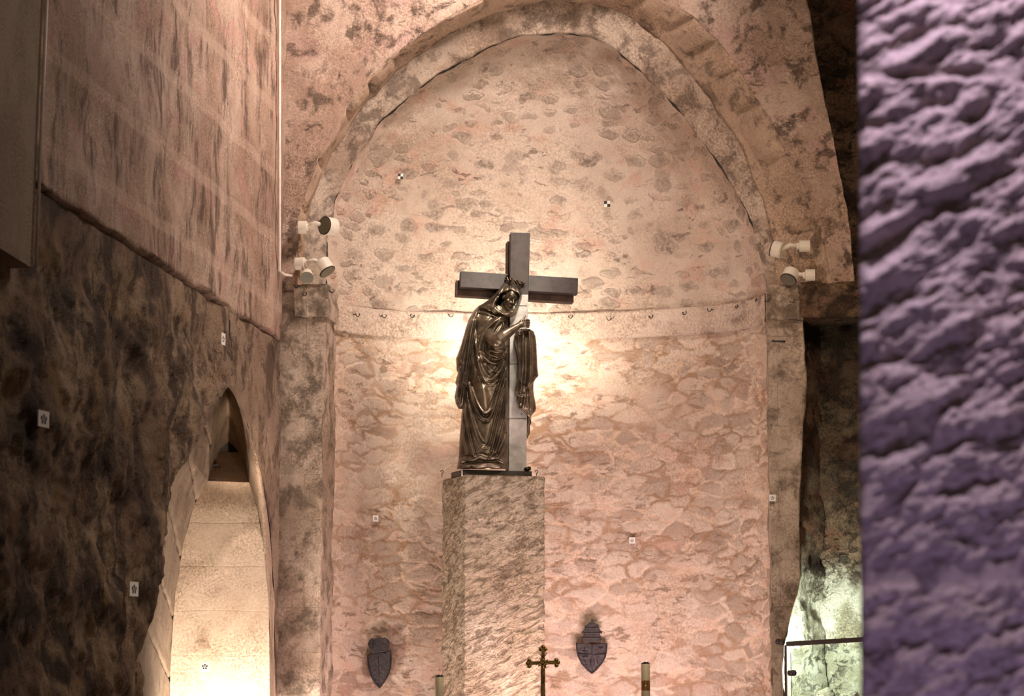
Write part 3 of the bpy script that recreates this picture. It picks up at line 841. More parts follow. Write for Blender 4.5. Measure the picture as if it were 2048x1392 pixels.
# sleeve cloth falling on the right over the cross
sl = [(658, 1036, 1060, D - .13, .04, .05), (663, 1031, 1067, D - .13, .08, .09), (672, 1028, 1071, D - .12, .10, .16), (690, 1030, 1073, D - .12, .12, .18), (712, 1036, 1074, D - .12, .12, .18), (735, 1038, 1075, D - .12, .12, .17), (752, 1036, 1077, D - .12, .12, .17), (757, 1035, 1072, D - .12, .12, .16),
      (766, 1033, 1067, D - .12, .12, .15), (780, 1029, 1067, D - .11, .12, .15), (788, 1030, 1068, D - .11, .11, .15), (794, 1038, 1069, D - .1, .10, .14), (806, 1035, 1071, D - .1, .10, .13), (817, 1037, 1072, D - .09, .09, .12), (823, 1048, 1070, D - .08, .07, .1), (834, 1056, 1061, D - .06, .03, .04)]
sf = [([(1047, 663), (1045, 700), (1046, 740), (1041, 788)], 3.0, .032), ([(1038, 672), (1035, 692), (1040, 712), (1042, 760)], 2.4, .020), ([(1059, 664), (1061, 705), (1062, 748), (1057, 772)], 3.6, .036),
      ([(1033, 783), (1045, 780), (1057, 773), (1074, 756)], 2.4, .026), ([(1060, 776), (1062, 800), (1061, 824)], 3.0, .028), ([(1036, 816), (1046, 819), (1054, 826)], 2.0, .018), ([(1050, 780), (1050, 800), (1046, 815)], 2.2, .02)]
drape('sleeve', sl, 150, 110, sf, M['bronze'], statue)
hang = [(828, 1052, 1060, D + .1, .03, .03), (846, 1051, 1063, D + .1, .03, .03), (852, 1051, 1060, D + .1, .03, .03), (866, 1051, 1060, D + .1, .025, .03), (880, 1050, 1053, D + .1, .02, .02)]
drape('sleeve_end', hang, 30, 24, [], M['bronze'], statue)
# veil
def loop_interp(pts, n, cx, cy):
    ang = sorted((math.atan2(-(y - cy), x - cx), x, y) for x, y in pts)
    ang = [(ang[-1][0] - 2 * math.pi, *ang[-1][1:])] + ang + [(ang[0][0] + 2 * math.pi, *ang[0][1:])]
    out = []
    for i in range(n):
        a = -math.pi + 2 * math.pi * i / n
        for p, q in zip(ang, ang[1:]):
            if p[0] <= a <= q[0]:
                t = (a - p[0]) / (q[0] - p[0]); out.append((lerp(p[1], q[1], t), lerp(p[2], q[2], t))); break
    return out
OP = [(1018, 583), (1009, 584), (1001, 589), (997, 597), (992, 609), (995, 618), (1003, 623), (1013, 627), (1023, 623), (1031, 613), (1036, 602), (1039, 590), (1030, 584)]
SIL = [(1012, 557), (1003, 566), (994, 581), (984, 594), (970, 605), (952, 615), (962, 624), (978, 630), (994, 635), (1008, 637), (1022, 638), (1033, 632), (1038, 619), (1042, 607), (1046, 597), (1047, 585), (1043, 572), (1033, 561), (1021, 556)]
n_ = 160
li, lo = loop_interp(smooth_pl(OP + OP[:1], 1), n_, 1015, 603), loop_interp(smooth_pl(SIL + SIL[:1], 1), n_, 1015, 603)
rows = []
def veil_depth(x, y): return D - .17 + (y - 600) * -.0006
vf = fold_field([([(1010, 563), (1000, 580), (990, 600), (984, 618)], 2.0, .016), ([(1016, 563), (1006, 575), (998, 588)], 1.6, .012), ([(1022, 565), (1020, 578)], 1.6, .010), ([(992, 595), (985, 608), (984, 622), (992, 630)], 2.2, .016),
                 ([(960, 615), (975, 618), (988, 628), (1000, 634)], 2.0, .014), ([(1038, 600), (1033, 618), (1024, 630)], 1.6, .014), ([(1036, 595), (1030, 612), (1022, 624)], 1.3, .010), ([(1003, 628), (1014, 632), (1026, 630)], 2.0, .012), ([(1030, 566), (1036, 578), (1040, 590)], 1.8, .012)])
prof = [(-0.02, .10), (0, .03), (0, 0.0), (0.08, -.025)] + [(0.08 + .92 * i / 14, -.035 * math.cos(i / 14 * math.pi / 2) + .12 * (1 - math.cos(i / 14 * math.pi / 2))) for i in range(1, 15)]
for t, dd in prof:
    row = []
    for q, ((ax, ay), (bx, by)) in enumerate(zip(li, lo)):
        wv = (.035 * math.sin(q * .24) + .015 * math.sin(q * .45 + 1)) * (1 - t)
        x, y = lerp(ax, bx, t + wv), lerp(ay, by, t + wv)
        row.append(cp(x, y, veil_depth(x, y) + dd - (vf(x, y) if 0 < t < .97 else 0)))
    rows.append(row)
for t, dd in ((.93, .19), (.75, .24), (.5, .27), (.2, .28), (.0, .28)):
    rows.append([cp(lerp(1018, bx, t), lerp(596, by, t), veil_depth(0, by) + dd) for bx, by in lo])
link('veil', grid_me('veil', rows, closed=True, disp=lambda p: .0015 * fbm(p * 20)), M['bronze'], statue)
# body: head, neck, arms and hands as one continuous surface
bm = bmesh.new()
hf = (RT * .42 - FH * .80 - UZ * .42).normalized()
hu = (UZ + RT * .30); hu = (hu - hf * hu.dot(hf)).normalized(); hr = hu.cross(hf).normalized() * -1
HC = cp(1020, 597, D - .115)
A = (hr, hf, hu)
def hp(x, y, z): return HC + hr * x + hf * y + hu * z
ball(bm, hp(0, -.02, .02), (.070, .088, .092), A, 20)
ball(bm, hp(0, .018, -.045), (.052, .058, .062), A, 16)
ball(bm, hp(0, .052, -.092), (.020, .018, .018), A)
ball(bm, hp(0, .050, .038), (.052, .022, .026), A)
tube(bm, [hp(0, .066, .022), hp(0, .086, -.012), hp(0, .094, -.026)], [.008, .011, .013], 10)
ball(bm, hp(.012, .078, -.028), .009); ball(bm, hp(-.012, .078, -.028), .009)
for s_ in (-1, 1):
    ball(bm, hp(s_ * .027, .052, .010), (.016, .012, .009), A)
    tube(bm, [hp(s_ * .010, .070, .026), hp(s_ * .030, .066, .032), hp(s_ * .046, .050, .024)], [.006, .007, .005], 8)
    ball(bm, hp(s_ * .036, .045, -.022), (.020, .018, .018), A)
    ball(bm, hp(s_ * .072, -.01, -.01), (.010, .016, .026), A)
ball(bm, hp(0, .070, -.054), (.021, .012, .006), A); ball(bm, hp(0, .068, -.066), (.018, .012, .007), A)
tube(bm, [hp(0, -.02, -.04), cp(1004, 628, D - .06), cp(995, 650, D - .02)], [.050, .052, .09], 16)
tube(bm, [cp(960, 632, D), cp(985, 640, D), cp(1010, 645, D)], [.06, .09, .06], 16)
ball(bm, cp(1008, 622, D - .06), (.07, .05, .04)); ball(bm, cp(1022, 622, D - .07), (.05, .045, .03))
for q in range(4):
    tube(bm, [cp(994 + q * 2.2, 609 + q * 1.2, D - .09), cp(1000 + q * 1.8, 619 + q * .1, D - .105), cp(1009 + q * 1.0, 627 - q * 1.5, D - .12), cp(1019 + q * .2, 627 - q * 1.8, D - .13), cp(1028 - q * .6, 619 - q * .8, D - .125), cp(1034 - q * .8, 609, D - .10)], [.006, .0085, .009, .009, .0085, .006], 8)
# right arm: shoulder, elbow, wrist
tube(bm, [cp(966, 635, D + .03), cp(970, 652, D - .06), cp(980, 672, D - .22), cp(987, 680, D - .29), cp(994, 682, D - .33)], [.05, .06, .06, .058, .055], 18)
tube(bm, [cp(990, 682, D - .33), cp(999, 678, D - .345), cp(1008, 671, D - .345), cp(1018, 664, D - .33), cp(1027, 658, D - .315), cp(1034, 653.5, D - .305), cp(1039, 650, D - .30)],
     [.050, .060, .054, .046, .038, .031, .029], 20)
ball(bm, cp(994, 684, D - .33), .055)
# palm on the front of the upright, fingers round its right edge
XF = D - .235
ball(bm, cp(1043, 648, XF - .045), (.034, .022, .036), (RT, FH, UZ))
tube(bm, [cp(1037, 651, XF - .06), cp(1045, 647, XF - .05)], [.029, .032], 14)
def finger(p, r): tube(bm, p, r, 10); ball(bm, p[-1], r[-1] * 1.02, n=8)
for k_, (y0, y1_, ext) in enumerate(((642.0, 640.0, 1059), (645.8, 644.8, 1059.6), (649.6, 649.6, 1059), (653.2, 654.0, 1057.4))):
    finger([cp(1045, y0, XF - .045), cp(1050.5, lerp(y0, y1_, .5) - .6, XF - .052), cp(ext - 2, y1_, XF - .030), cp(ext, y1_ + .8, XF + .012), cp(ext - 1.2, y1_ + 1.4, XF + .045)], [.0105, .0100, .0095, .0088, .0075])
finger([cp(1039, 646, XF - .05), cp(1043, 641, XF - .055), cp(1047, 637.5, XF - .045), cp(1050.5, 632.5, XF - .035)], [.014, .0125, .0105, .0080])
# left arm reaching behind the cross, hand resting at the cloth
tube(bm, [cp(1010, 640, D + .05), cp(1035, 662, D + .12), cp(1058, 672, D + .08), cp(1057, 667, D - .10), cp(1050, 662, D - .20)], [.05, .05, .045, .035, .028], 14)
for k_ in range(4):
    finger([cp(1049, 661, D - .20), cp(1051 - k_ * 3, 659, D - .235), cp(1055 - k_ * 3.2, 659.5 + k_ * .2, D - .255)], [.011, .0095, .0075])
finger([cp(1052, 663, D - .18), cp(1058, 660.5, D - .21), cp(1060, 660, D - .225)], [.012, .010, .008])
o = from_bm('body', bm, M['bronze'], statue)
rm = o.modifiers.new('remesh', 'REMESH'); rm.mode = 'VOXEL'; rm.voxel_size = 0.0042; rm.use_smooth_shade = True
sm = o.modifiers.new('smooth', 'SMOOTH'); sm.factor = .5; sm.iterations = 6
# crown
bm = bmesh.new(); rr = random.Random(5)
cc = cp(1030, 562.5, D - .10); cu = (UZ * .85 + RT * .38 - FH * .2).normalized(); cr = (RT - cu * RT.dot(cu)).normalized(); cf = cu.cross(cr)
for k_ in range(5):
    ph = rr.random() * 6; pts = []
    for i in range(41):
        a = 2 * math.pi * i / 40; r_ = .088 + .009 * math.sin(5 * a + ph); pts.append(cc + cr * (math.cos(a) * r_) + cf * (math.sin(a) * r_) + cu * (.020 * math.sin(4 * a + ph * 2)))
    tube(bm, pts, .0055, 6, cap=False)
for i in range(46):
    a = rr.random() * 6.283; b = cc + cr * (math.cos(a) * .09) + cf * (math.sin(a) * .09) + cu * rr.uniform(-.015, .02)
    dr = (cr * math.cos(a) + cf * math.sin(a) + cu * rr.uniform(-.4, 1.6)).normalized()
    tube(bm, [b, b + dr * rr.uniform(.018, .034)], [.0045, .0008], 5)
from_bm('crown', bm, M['bronze_dark'], statue)
# ground slab
bm = bmesh.new()
bc = cp(984, 944, 23.88)
boxv(bm, Vector((bc.x, bc.y, PTZ + .028)) + pv * .02, pu * .345, pv * .20, UZ * .028)
bevel(from_bm('plinth', bm, M['plinth'], statue, smooth=False), .006)
bm = bmesh.new(); ball(bm, cp(1055, 938, D), (.035, .05, .02)); ball(bm, cp(1058, 935, D - .02), (.02, .03, .012)); from_bm('hem', bm, M['plinth'], statue)

# ------------------------------------------------------------------ spotlights on the arch springings
def spotlight(name, label, c, axis, r, L, mount, mr_, arm):
    axis = axis.normalized(); t = thing(name, label, 'spotlight', c, 'white spotlights at the arch springings')
    bm = bmesh.new(); tube(bm, [c - axis * (L / 2), c - axis * (L / 2 - .01), c + axis * (L / 2)], [r * .86, r, r], 32, cap=True); from_bm('lamp_shade', bm, M['white'], t, smooth=False)
    bm = bmesh.new(); tube(bm, [c + axis * (L / 2 - .002), c + axis * (L / 2 + .006)], [r * 1.02, r * 1.02], 32); from_bm('rim', bm, M['iron'], t, smooth=False)
    bm = bmesh.new(); tube(bm, [c + axis * (L / 2), c + axis * (L / 2 + .009)], [r * .92, r * .92], 32); from_bm('lens', bm, M['lens'], t, smooth=False)
    bm = bmesh.new(); tube(bm, [mount, mount + Vector(mr_[1]) * mr_[2]], mr_[0], 24); tube(bm, [mount + Vector(mr_[1]) * mr_[2] * .95, mount + Vector(mr_[1]) * mr_[2] * 1.25], mr_[0] * .6, 20); tube(bm, [mount + Vector(mr_[1]) * mr_[2] * .5, mount + Vector(mr_[1]) * mr_[2] * .5 + Vector((0, .14, 0))], .03, 12); from_bm('mount', bm, M['white'], t, smooth=False)
    bm = bmesh.new(); tube(bm, [mount + Vector(mr_[1]) * mr_[2], Vector(arm), c - axis * (L * .3)], [.022, .02, .02], 10); from_bm('bracket', bm, M['white'], t)
    return t
SD = YF - .12
k_ = 23.4 / FPX
spotlight('spotlight', 'upper white spotlight on the left of the arch, glass turned to the viewer', at(659, 453, SD), Vector((-.62, -.78, .02)), .088, .12, at(598, 455, SD), (.062, (1, 0, 0), .075), at(630, 446, SD - .02))
spotlight('spotlight', 'lower white spotlight on the left of the arch above the broken impost', at(648, 533, SD), Vector((.55, -.20, -.80)), .082, .125, at(592, 528, SD), (.060, (1, -.1, .05), .085), at(628, 520, SD - .02))
tw = bpy.data.objects['spotlight.001']; c = at(614, 552, SD - .03); ax = Vector((.12, -.75, -.65)).normalized()
bm = bmesh.new(); tube(bm, [c - ax * .05, c + ax * .03], [.05, .066], 28); from_bm('lamp_shade', bm, M['white'], tw, smooth=False)
bm = bmesh.new(); tube(bm, [c + ax * .028, c + ax * .036], [.064, .064], 28); from_bm('lens', bm, M['lens'], tw, smooth=False)
spotlight('spotlight', 'upper white spotlight on the right of the arch seen side on', at(1555, 499, SD), Vector((-.93, .20, .30)), .078, .095, at(1620, 492, SD), (.055, (-1, 0, 0), .10), at(1580, 490, SD - .02))
spotlight('spotlight', 'lower white spotlight on the right of the arch pointing down', at(1581, 551, SD), Vector((-.35, -.52, -.78)), .078, .105, at(1630, 550, SD), (.055, (-1, 0, 0), .09), at(1602, 549, SD - .02))

# ------------------------------------------------------------------ conduit on the left
a, b = atx(559, -80, XL + .05), atx(558.5, 542, XL + .05)
bm = bmesh.new(); tube(bm, [a, b, b + Vector((.05, .05, -.03)), b + Vector((.11, .08, -.035))], [.016, .016, .012, .010], 10)
tag(from_bm('conduit', bm, M['conduit']), 'tall pale vertical conduit in the corner beside the arch', 'pipe')

# ------------------------------------------------------------------ hooks
hk = [(598, 572, 0), (606, 588, 0), (661, 582, 0), (668, 619, 1), (708, 629, 1), (762, 632, 1), (827, 632, 1), (897, 630, 1), (1138, 633, 1), (1223, 637, 1), (1300, 633, 1), (1368, 626, 1), (1426, 619, 1), (1475, 613, 1), (1516, 600, 1), (1539, 599, 0), (1580, 602, 0)]
names = ['first', 'second', 'third', 'fourth', 'fifth', 'sixth', 'seventh', 'eighth', 'ninth', 'tenth', 'eleventh', 'twelfth', 'thirteenth', 'fourteenth', 'fifteenth', 'sixteenth', 'seventeenth']
for i, (px, py, on) in enumerate(hk):
    if on: c, nrm = apse_surf(px, py, .04)
    else: c, nrm = at(px, py, YF - .10), Vector((0, -1, 0))
    side = nrm.cross(UZ) * -1; bm = bmesh.new(); pts = [c - nrm * .10, c + nrm * .015 + UZ * .0]
    sgn = 1 if i % 3 else -1
    for q in range(9):
        a_ = math.pi * (0.95 + 1.25 * q / 8); pts.append(c + nrm * (.03 + .006 * q / 8) + side * (sgn * (.022 * math.cos(a_) + .02)) + UZ * (.022 * math.sin(a_)))
    tube(bm, pts, .0045, 6)
    k2 = 'from the left along the stone band of the apse'
    lab = f'{names[i]} iron hook from the left along the band and imposts'
    if i == 7: lab = 'iron hook in the stone band nearest the statue on its left'
    if i == 8: lab = 'iron hook in the stone band just right of the cross'
    tag(from_bm('hook', bm, M['iron']), lab, 'hook', 'iron hooks along the stone band')
for px, lab in ((1073, 'small iron hook on the right rim of the pedestal top'), (884, 'small iron hook on the left rim of the pedestal top')):
    c = cp(px, 948, 23.75 if px > 1000 else 23.75); bm = bmesh.new()
    tube(bm, [c - UZ * .03, c + UZ * .01] + [c + UZ * (.022 + .014 * math.sin(a_)) + RT * (.014 * math.cos(a_)) for a_ in [x * .8 - 1.5 for x in range(7)]], .004, 6)
    tag(from_bm('hook', bm, M['iron']), lab, 'hook')
bm = bmesh.new(); c = cp(924, 945, 23.5); tube(bm, [c - UZ * .035, c + UZ * .02], .005, 8)
tag(from_bm('pin', bm, M['paper']), 'short white pin at the front edge of the pedestal top', 'pin')
bm = bmesh.new(); tube(bm, [at(1544, 682, YF - .03), at(1571, 683, YF - .03)], .008, 8)
tag(from_bm('iron_bar', bm, M['iron']), 'short horizontal iron bar set in the right pier below the impost', 'bar')

# ------------------------------------------------------------------ survey markers
def marker(c, nrm, size, label, hgt=None, checker=False):
    nrm = nrm.normalized(); u = (UZ.cross(nrm)).normalized(); v = nrm.cross(u); h_ = hgt or size; bm = bmesh.new()
    c = c + nrm * .01
    boxv(bm, c, u * size / 2, v * h_ / 2, nrm * .003, 0)
    e = nrm * .0036
    if checker:
        for sx, sy in ((-1, 1), (1, -1)): boxv(bm, c + e + u * (sx * size / 4) + v * (sy * h_ / 4), u * size / 4, v * h_ / 4, nrm * .0006, 1)
    else:
        dots = [(0, .18), (-.2, .05), (.2, .05), (-.12, -.18), (.12, -.18)]
        for dx, dy in dots: tube(bm, [c + e * .8 + u * (dx * size) + v * (dy * h_), c + e * 1.1 + u * (dx * size) + v * (dy * h_)], size * .085, 10, 1)
        tube(bm, [c + e * .8, c + e * 1.1], size * .05, 8, 1)
    return tag(from_bm('survey_marker', bm, [M['paper'], M['black']], smooth=False), label, 'marker', 'survey markers')
for px, py, lab in ((750, 1037, 'white dotted marker on the apse wall left of the pedestal'), (1265, 1081, 'white dotted marker on the apse wall right of the pedestal')):
    c, nrm = apse_surf(px, py, .03); marker(c, nrm, .062, lab)
marker(at(1545, 996, YF - .03), Vector((0, -1, 0)), .062, 'white dotted marker on the right pier')
cS = cp(410, 1334, 22.93); marker(cS, -FH + UZ * .3 , .09, 'white dotted marker on the bright sill of the pointed opening')
for px, py, lab in ((84, 838, 'white marker on the dark rock wall at far left'), (265, 1178, 'white marker on the rock wall left of the pointed opening'), (444, 678, 'small white marker on the wall above the pointed opening')):
    marker(atx(px, py, XL + .07), Vector((1, -.12, 0)), .17 if px < 400 else .10, lab, .105 if px < 400 else .10)
# conch markers
def conch_surf(px, py):
    d = ray(px, py)
    for i in range(500):
        Y = YW + B0 * i / 500; p = EYE + d * (Y / d.y); z = p.z
        u = max(0, min(1, (z - ZS) / (z1 - ZS))); xl, xr = interp(L_, z), interp(R_, z)
        b = B0 * (xr - xl) / (AX1 - AX0) * (0.9 + 0.1 * (1 - u)); cx, a = (xl + xr) / 2, (xr - xl) / 2
        if ((p.x - cx) / a) ** 2 + ((p.y - YW) / b) ** 2 >= 1: return p
    return p
marker(conch_surf(1215, 409) + Vector((0, -.03, 0)), Vector((-.05, -1, -.15)), .062, 'small black and white chequered marker in the half dome above the cross', checker=True)
marker(conch_surf(797, 354) + Vector((0.02, -.03, 0)), Vector((.6, -1, -.2)), .055, 'small black and brown marker in the left of the half dome', checker=True)

# ------------------------------------------------------------------ shields on the apse wall
def shield(label, cx, cy, outline, crest, details, slope=0.0, out=.155):
    c, nrm = apse_surf(cx, cy, .0)
    nrm = (nrm * .45 - FH * .55).normalized(); t = thing('shield', label, 'shield', c)
    dist = (c - EYE).dot(FH)
    bm = bmesh.new(); lp = [cp(px, py, dist - out) for px, py in outline]; prism(bm, lp, FH * .05); bevel(from_bm('plate', bm, M['shield'], t, smooth=False), .008, 3)
    for nm, pl, o2 in crest:
        bm = bmesh.new(); prism(bm, [cp(px, py, dist - out - o2) for px, py in pl], FH * (.05 + o2)); bevel(from_bm(nm, bm, M['shield'], t, smooth=False), .005, 2)
    bm = bmesh.new()
    for pl, r_ in details: tube(bm, [cp(px, py, dist - out - .004) for px, py in pl], r_, 6)
    from_bm('relief', bm, M['shield'], t)
    return t
out1 = [(1152, 1285), (1168, 1287), (1184, 1288), (1200, 1286), (1215, 1286), (1214.5, 1300), (1212, 1314), (1204, 1328), (1194, 1340), (1184, 1348.5), (1174, 1341), (1163, 1328), (1156, 1314), (1153, 1300)]
crest1 = [('tiara', [(1166, 1284), (1201, 1284), (1202, 1276), (1200, 1268), (1202, 1262), (1198.5, 1256), (1197, 1250), (1192, 1247), (1187, 1244), (1184, 1241), (1180, 1244), (1175, 1249), (1169, 1252), (1170, 1258), (1166, 1263), (1168, 1270), (1165.5, 1276)], .012),
          ('finial', [(1182, 1245), (1186, 1245), (1187, 1240), (1184.5, 1237), (1182, 1240)], .014)]
crest1 += [('tier', [(a0, y0), (a1, y0), (a1 - 1, y0 - 3.5), (a0 + 1, y0 - 3.5)], .022) for a0, a1, y0 in ((1167, 1201, 1278), (1168, 1200, 1268), (1171, 1197, 1258))]
crest1 += [('bow', [(1163, 1264), (1167, 1261), (1167, 1266), (1164, 1268)], .01), ('bow', [(1201, 1261), (1205, 1263), (1204, 1268), (1201, 1266)], .01)]
det1 = [([(1155, 1306), (1184, 1310), (1212, 1307)], .006), ([(1184, 1290), (1184, 1345)], .004), ([(1165, 1302), (1176, 1302)], .005), ([(1170, 1295), (1170, 1308)], .004), ([(1166, 1313), (1176, 1313)], .006), ([(1181, 1318), (1181, 1332)], .006), ([(1188, 1318), (1188, 1332)], .005), ([(1194, 1319), (1196, 1327)], .005), ([(1168, 1320), (1174, 1330)], .005),
        ([(1198, 1295), (1206, 1295)], .005), ([(1154, 1287), (1154.5, 1300), (1158, 1314), (1165, 1328), (1184, 1346)], .004), ([(1213, 1288), (1213, 1300), (1210, 1314), (1203, 1327), (1184, 1346)], .004)]
shield('dark metal shield with a tiered tiara on top, right of the pedestal', 1184, 1295, out1, crest1, det1)
out2 = [(734, 1310), (745, 1308), (758, 1305), (771, 1303), (782, 1300.5), (783.5, 1318), (782, 1335), (776, 1353), (768, 1366), (759, 1378), (748, 1367), (740, 1350), (735, 1330)]
crest2 = [('crown', [(744, 1307), (774, 1303), (777, 1295), (779, 1286), (776, 1279), (769, 1275), (763, 1277), (759, 1274), (754, 1278), (746, 1276), (739, 1280), (735, 1288), (739, 1296)], .010),
          ('tassel', [(739, 1279), (745, 1282), (747, 1292), (743, 1294), (738, 1288)], .02), ('tassel', [(764, 1276), (774, 1277), (777, 1285), (770, 1290), (764, 1284)], .02)]
det2 = [([(743, 1309), (772, 1305)], .006), ([(745, 1305), (773, 1301)], .005), ([(757, 1312), (758, 1370)], .003), ([(736, 1312), (737, 1330), (742, 1350), (758, 1374)], .004), ([(781, 1304), (781, 1334), (772, 1356), (759, 1374)], .004)]
shield('narrow dark metal shield with curled crest in a chipped hollow, left of the pedestal', 758, 1325, out2, crest2, det2)

# ------------------------------------------------------------------ altar crucifix and candles
dC = 21.2
def cz(px, py): return cp(px, py, dC)
base = cz(1086, 1400); base = Vector((base.x, base.y, ALT_Z))
cf_ = thing('altar_crucifix', 'small brass altar crucifix with trefoil ends in front of the pedestal', 'crucifix', base)
bm = bmesh.new()
kk = dC / FPX
prism(bm, [cz(1082, 1310), cz(1090, 1310), cz(1090.5, 1392), (cz(1090.5, 1392).x, cz(1090.5, 1392).y, ALT_Z + .10), (cz(1081, 1392).x, cz(1081, 1392).y, ALT_Z + .10), cz(1081, 1392)], FH * .02)
prism(bm, [cz(1082.5, 1297), cz(1089.5, 1297), cz(1090, 1322), cz(1082, 1322)], FH * .018)
from_bm('upright', bm, M['brass'], cf_, smooth=False)
bm = bmesh.new(); prism(bm, [cz(1058, 1323), cz(1113, 1321), cz(1113, 1328.5), cz(1058, 1330)], FH * .018); from_bm('crossbar', bm, M['brass'], cf_, smooth=False)
for pts in ([(1086, 1294), (1081.5, 1298.5), (1090.5, 1298.5)], [(1055.5, 1326.5), (1058.5, 1321.5), (1058.5, 1332)], [(1116, 1325), (1112.5, 1320), (1113, 1330.5)]):
    bm = bmesh.new()
    for px, py in pts: ball(bm, cp(px, py, dC + .01), (kk * 4.4, .013, kk * 4.4), n=12)
    from_bm('trefoil', bm, M['brass'], cf_)
bm = bmesh.new()
for i in range(16):
    a_ = i * math.pi / 8 + .2; r1 = 12 if i % 2 else 8
    tube(bm, [cz(1086, 1326), cz(1086 + r1 * math.cos(a_), 1326 - r1 * math.sin(a_))], [.012, .004], 6)
tube(bm, [cp(1086 + 6 * math.cos(t), 1326 + 6 * math.sin(t), dC - .005) for t in [i * .35 for i in range(19)]], .006, 6)
for sx in (-1, 1): tube(bm, [cz(1086, 1314), cz(1086 + sx * 5.5, 1310), cz(1086 + sx * 7, 1306), cz(1086 + sx * 4.5, 1305)], .004, 6)
from_bm('rosette', bm, M['brass'], cf_)
bm = bmesh.new()      # corpus
cF = dC - .02
tube(bm, [cp(1086.5, 1331, cF), cp(1087, 1338, cF), cp(1086.5, 1346, cF), cp(1087.5, 1354, cF - .008), cp(1086.5, 1366, cF)], [.011, .014, .011, .013, .006], 10)
ball(bm, cp(1086, 1326.5, cF), (.009, .010, .012), n=10)
for sx in (-1, 1): tube(bm, [cp(1086.5 + sx * 2, 1332, cF), cp(1086 + sx * 7, 1328.5, cF), cp(1086 + sx * 13, 1326, cF)], [.006, .0045, .004], 8)
from_bm('figure', bm, M['brass'], cf_)
bm = bmesh.new(); tube(bm, [base, base + UZ * .02, base + UZ * .05, base + UZ * .08, base + UZ * .12], [.085, .08, .03, .035, .02], 24); from_bm('base', bm, M['brass'], cf_)
def candle(px, top, hw, label, deco):
    c = cp(px, top, dC); r = hw * kk; b = Vector((c.x, c.y, ALT_Z)); t = thing('candle', label, 'candle', b, 'altar candles')
    bm = bmesh.new(); tube(bm, [b + UZ * .05, c - UZ * .004, c], [r, r, r * .95], 28); from_bm('wax', bm, M['wax'], t)
    bm = bmesh.new(); tube(bm, [c - UZ * .003, c + UZ * .003], r * 1.02, 24); 
    for q in range(4): ball(bm, c + RT * ((q - 1.5) * r * .35) + UZ * .004, (r * .22, r * .3, .008 + .004 * (q % 2)), n=8)
    tube(bm, [c, c + UZ * .016], .003, 6); from_bm('wick', bm, M['iron'], t)
    bm = bmesh.new(); tube(bm, [b, b + UZ * .012, b + UZ * .03, b + UZ * .06], [.07, .065, r * 1.25, r * 1.2], 28); from_bm('holder', bm, M['brass'], t)
    if deco:
        z0, z1_ = cp(px, 1381, dC).z, cp(px, 1361, dC).z
        bm = bmesh.new(); tube(bm, [Vector((c.x, c.y, z0)), Vector((c.x, c.y, z1_))], r * 1.01, 28, cap=False); from_bm('ornament', bm, M['gold'], t)
        bm = bmesh.new(); ball(bm, Vector((c.x, c.y, (z0 + z1_) / 2)) - FH * r, .006, n=8); from_bm('stud', bm, M['paper'], t)
candle(878.5, 1353, 9, 'plain cream candle to the left of the brass crucifix', False)
candle(1291, 1327, 8.7, 'cream candle with a gold and red ornament, right of the crucifix', True)

# ------------------------------------------------------------------ glass showcase at lower right
yS = YF + 0.12
A1 = at(1566, 1284, YF - .02); 
def sp(px, py): return at(px, py, YF - .02 - (px - 1566) * .003)
sh = thing('showcase', 'lit glass showcase with dark frame beside the right pier', 'showcase', (sp(1570, 1400).x, sp(1570, 1400).y, 0))
bm = bmesh.new(); boxv(bm, (sp(1572, 1288) + sp(1760, 1277)) / 2, (sp(1760, 1277) - sp(1572, 1288)) / 2, Vector((0, .02, 0)), UZ * .022); bevel(from_bm('top_rail', bm, M['frame'], sh, smooth=False), .004)
bm = bmesh.new(); tp = sp(1571, 1290); bt = Vector((tp.x, tp.y, 0)); boxv(bm, (tp + bt) / 2 + Vector((0.0, 0, 0)), Vector((.011, 0, 0)), Vector((0, .02, 0)), (tp - bt) / 2); bevel(from_bm('post', bm, M['frame'], sh, smooth=False), .003)
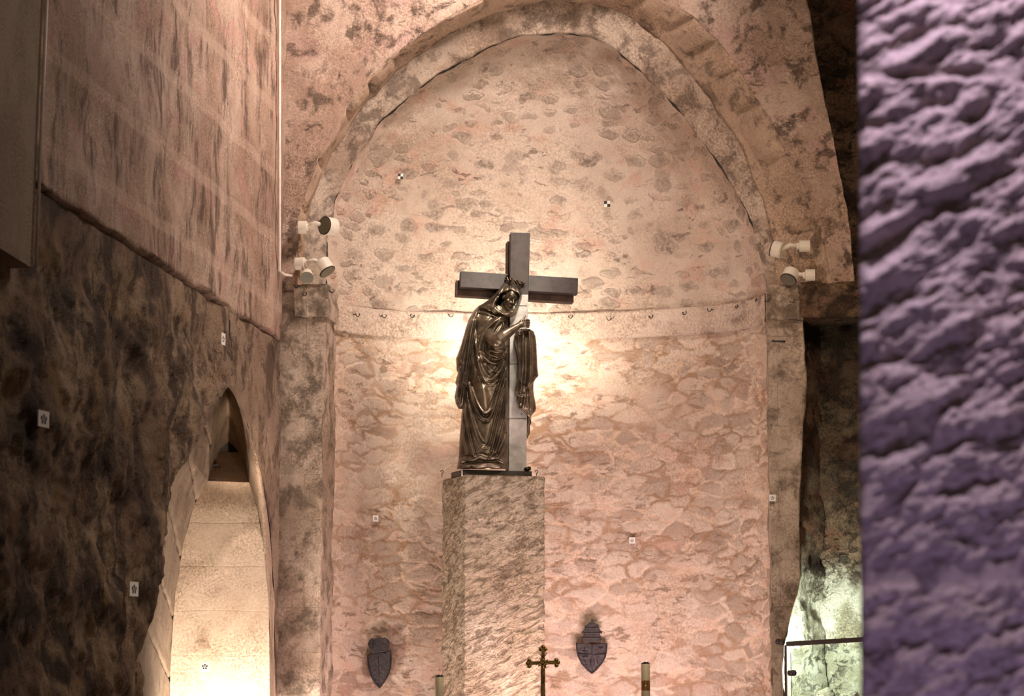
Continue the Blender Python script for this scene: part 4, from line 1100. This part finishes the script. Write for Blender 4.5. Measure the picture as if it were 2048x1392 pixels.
bm = bmesh.new(); tp = sp(1573.5, 1292) - Vector((0, .022, 0)); bt = Vector((tp.x, tp.y, 0)); boxv(bm, (tp + bt) / 2, Vector((.0035, 0, 0)), Vector((0, .004, 0)), (tp - bt) / 2); from_bm('edge_strip', bm, M['paper'], sh, smooth=False)['label'] = 'bright metal edge strip'
bm = bmesh.new(); tp = sp(1581.5, 1305) + Vector((0, .01, 0)); bt = Vector((tp.x, tp.y, 0)); boxv(bm, (tp + bt) / 2, Vector((.003, 0, 0)), Vector((0, .004, 0)), (tp - bt) / 2); from_bm('glazing_bar', bm, M['frame'], sh, smooth=False)
bm = bmesh.new(); c = sp(1556, 1283); tube(bm, [c, sp(1568, 1286)], [.024, .020], 14); ball(bm, c, .027); from_bm('corner_knob', bm, M['frame'], sh)
bm = bmesh.new(); tube(bm, [sp(1578, 1346), sp(1589, 1346)], .027, 16); ball(bm, sp(1589, 1346), (.02, .027, .027)); from_bm('handle', bm, M['frame'], sh)
bm = bmesh.new(); q0, q1 = sp(1582, 1296) + Vector((0, .012, 0)), sp(1760, 1284) + Vector((0, .012, 0)); prism(bm, [q0, q1, Vector((q1.x, q1.y, 0)), Vector((q0.x, q0.y, 0))], Vector((0, .006, 0))); from_bm('glass_pane', bm, M['glass'], sh, smooth=False)
# dark rubble lying inside
for i, (px, py, rx, rz) in enumerate(((1612, 1392, .07, .035), (1650, 1388, .10, .05), (1700, 1390, .09, .045))):
    bm = bmesh.new(); c = at(px, py, YF + .55); ball(bm, c, (rx, .06, rz), n=18)
    for v in bm.verts: v.co += (v.co - c).normalized() * .02 * fbm(v.co * 14)
    st_ = ['smallest dark stone in the showcase beside the post', 'long dark stone in the middle of the showcase', 'dark stone at the right of the showcase by the pillar'][i]
    tag(from_bm('stone', bm, M['rwall']), st_, 'stone', 'stones inside the showcase')
bm = bmesh.new(); zz = at(1650, 1400, YF + .55).z - .06; boxv(bm, ((xa + xc_) / 2, YF + .6, zz), Vector(((xc_ - xa) / 2 + .1, 0, 0)), Vector((0, .3, 0)), UZ * .03)
from_bm('trim_7', bm, M['rlow'], kind='structure', smooth=False)
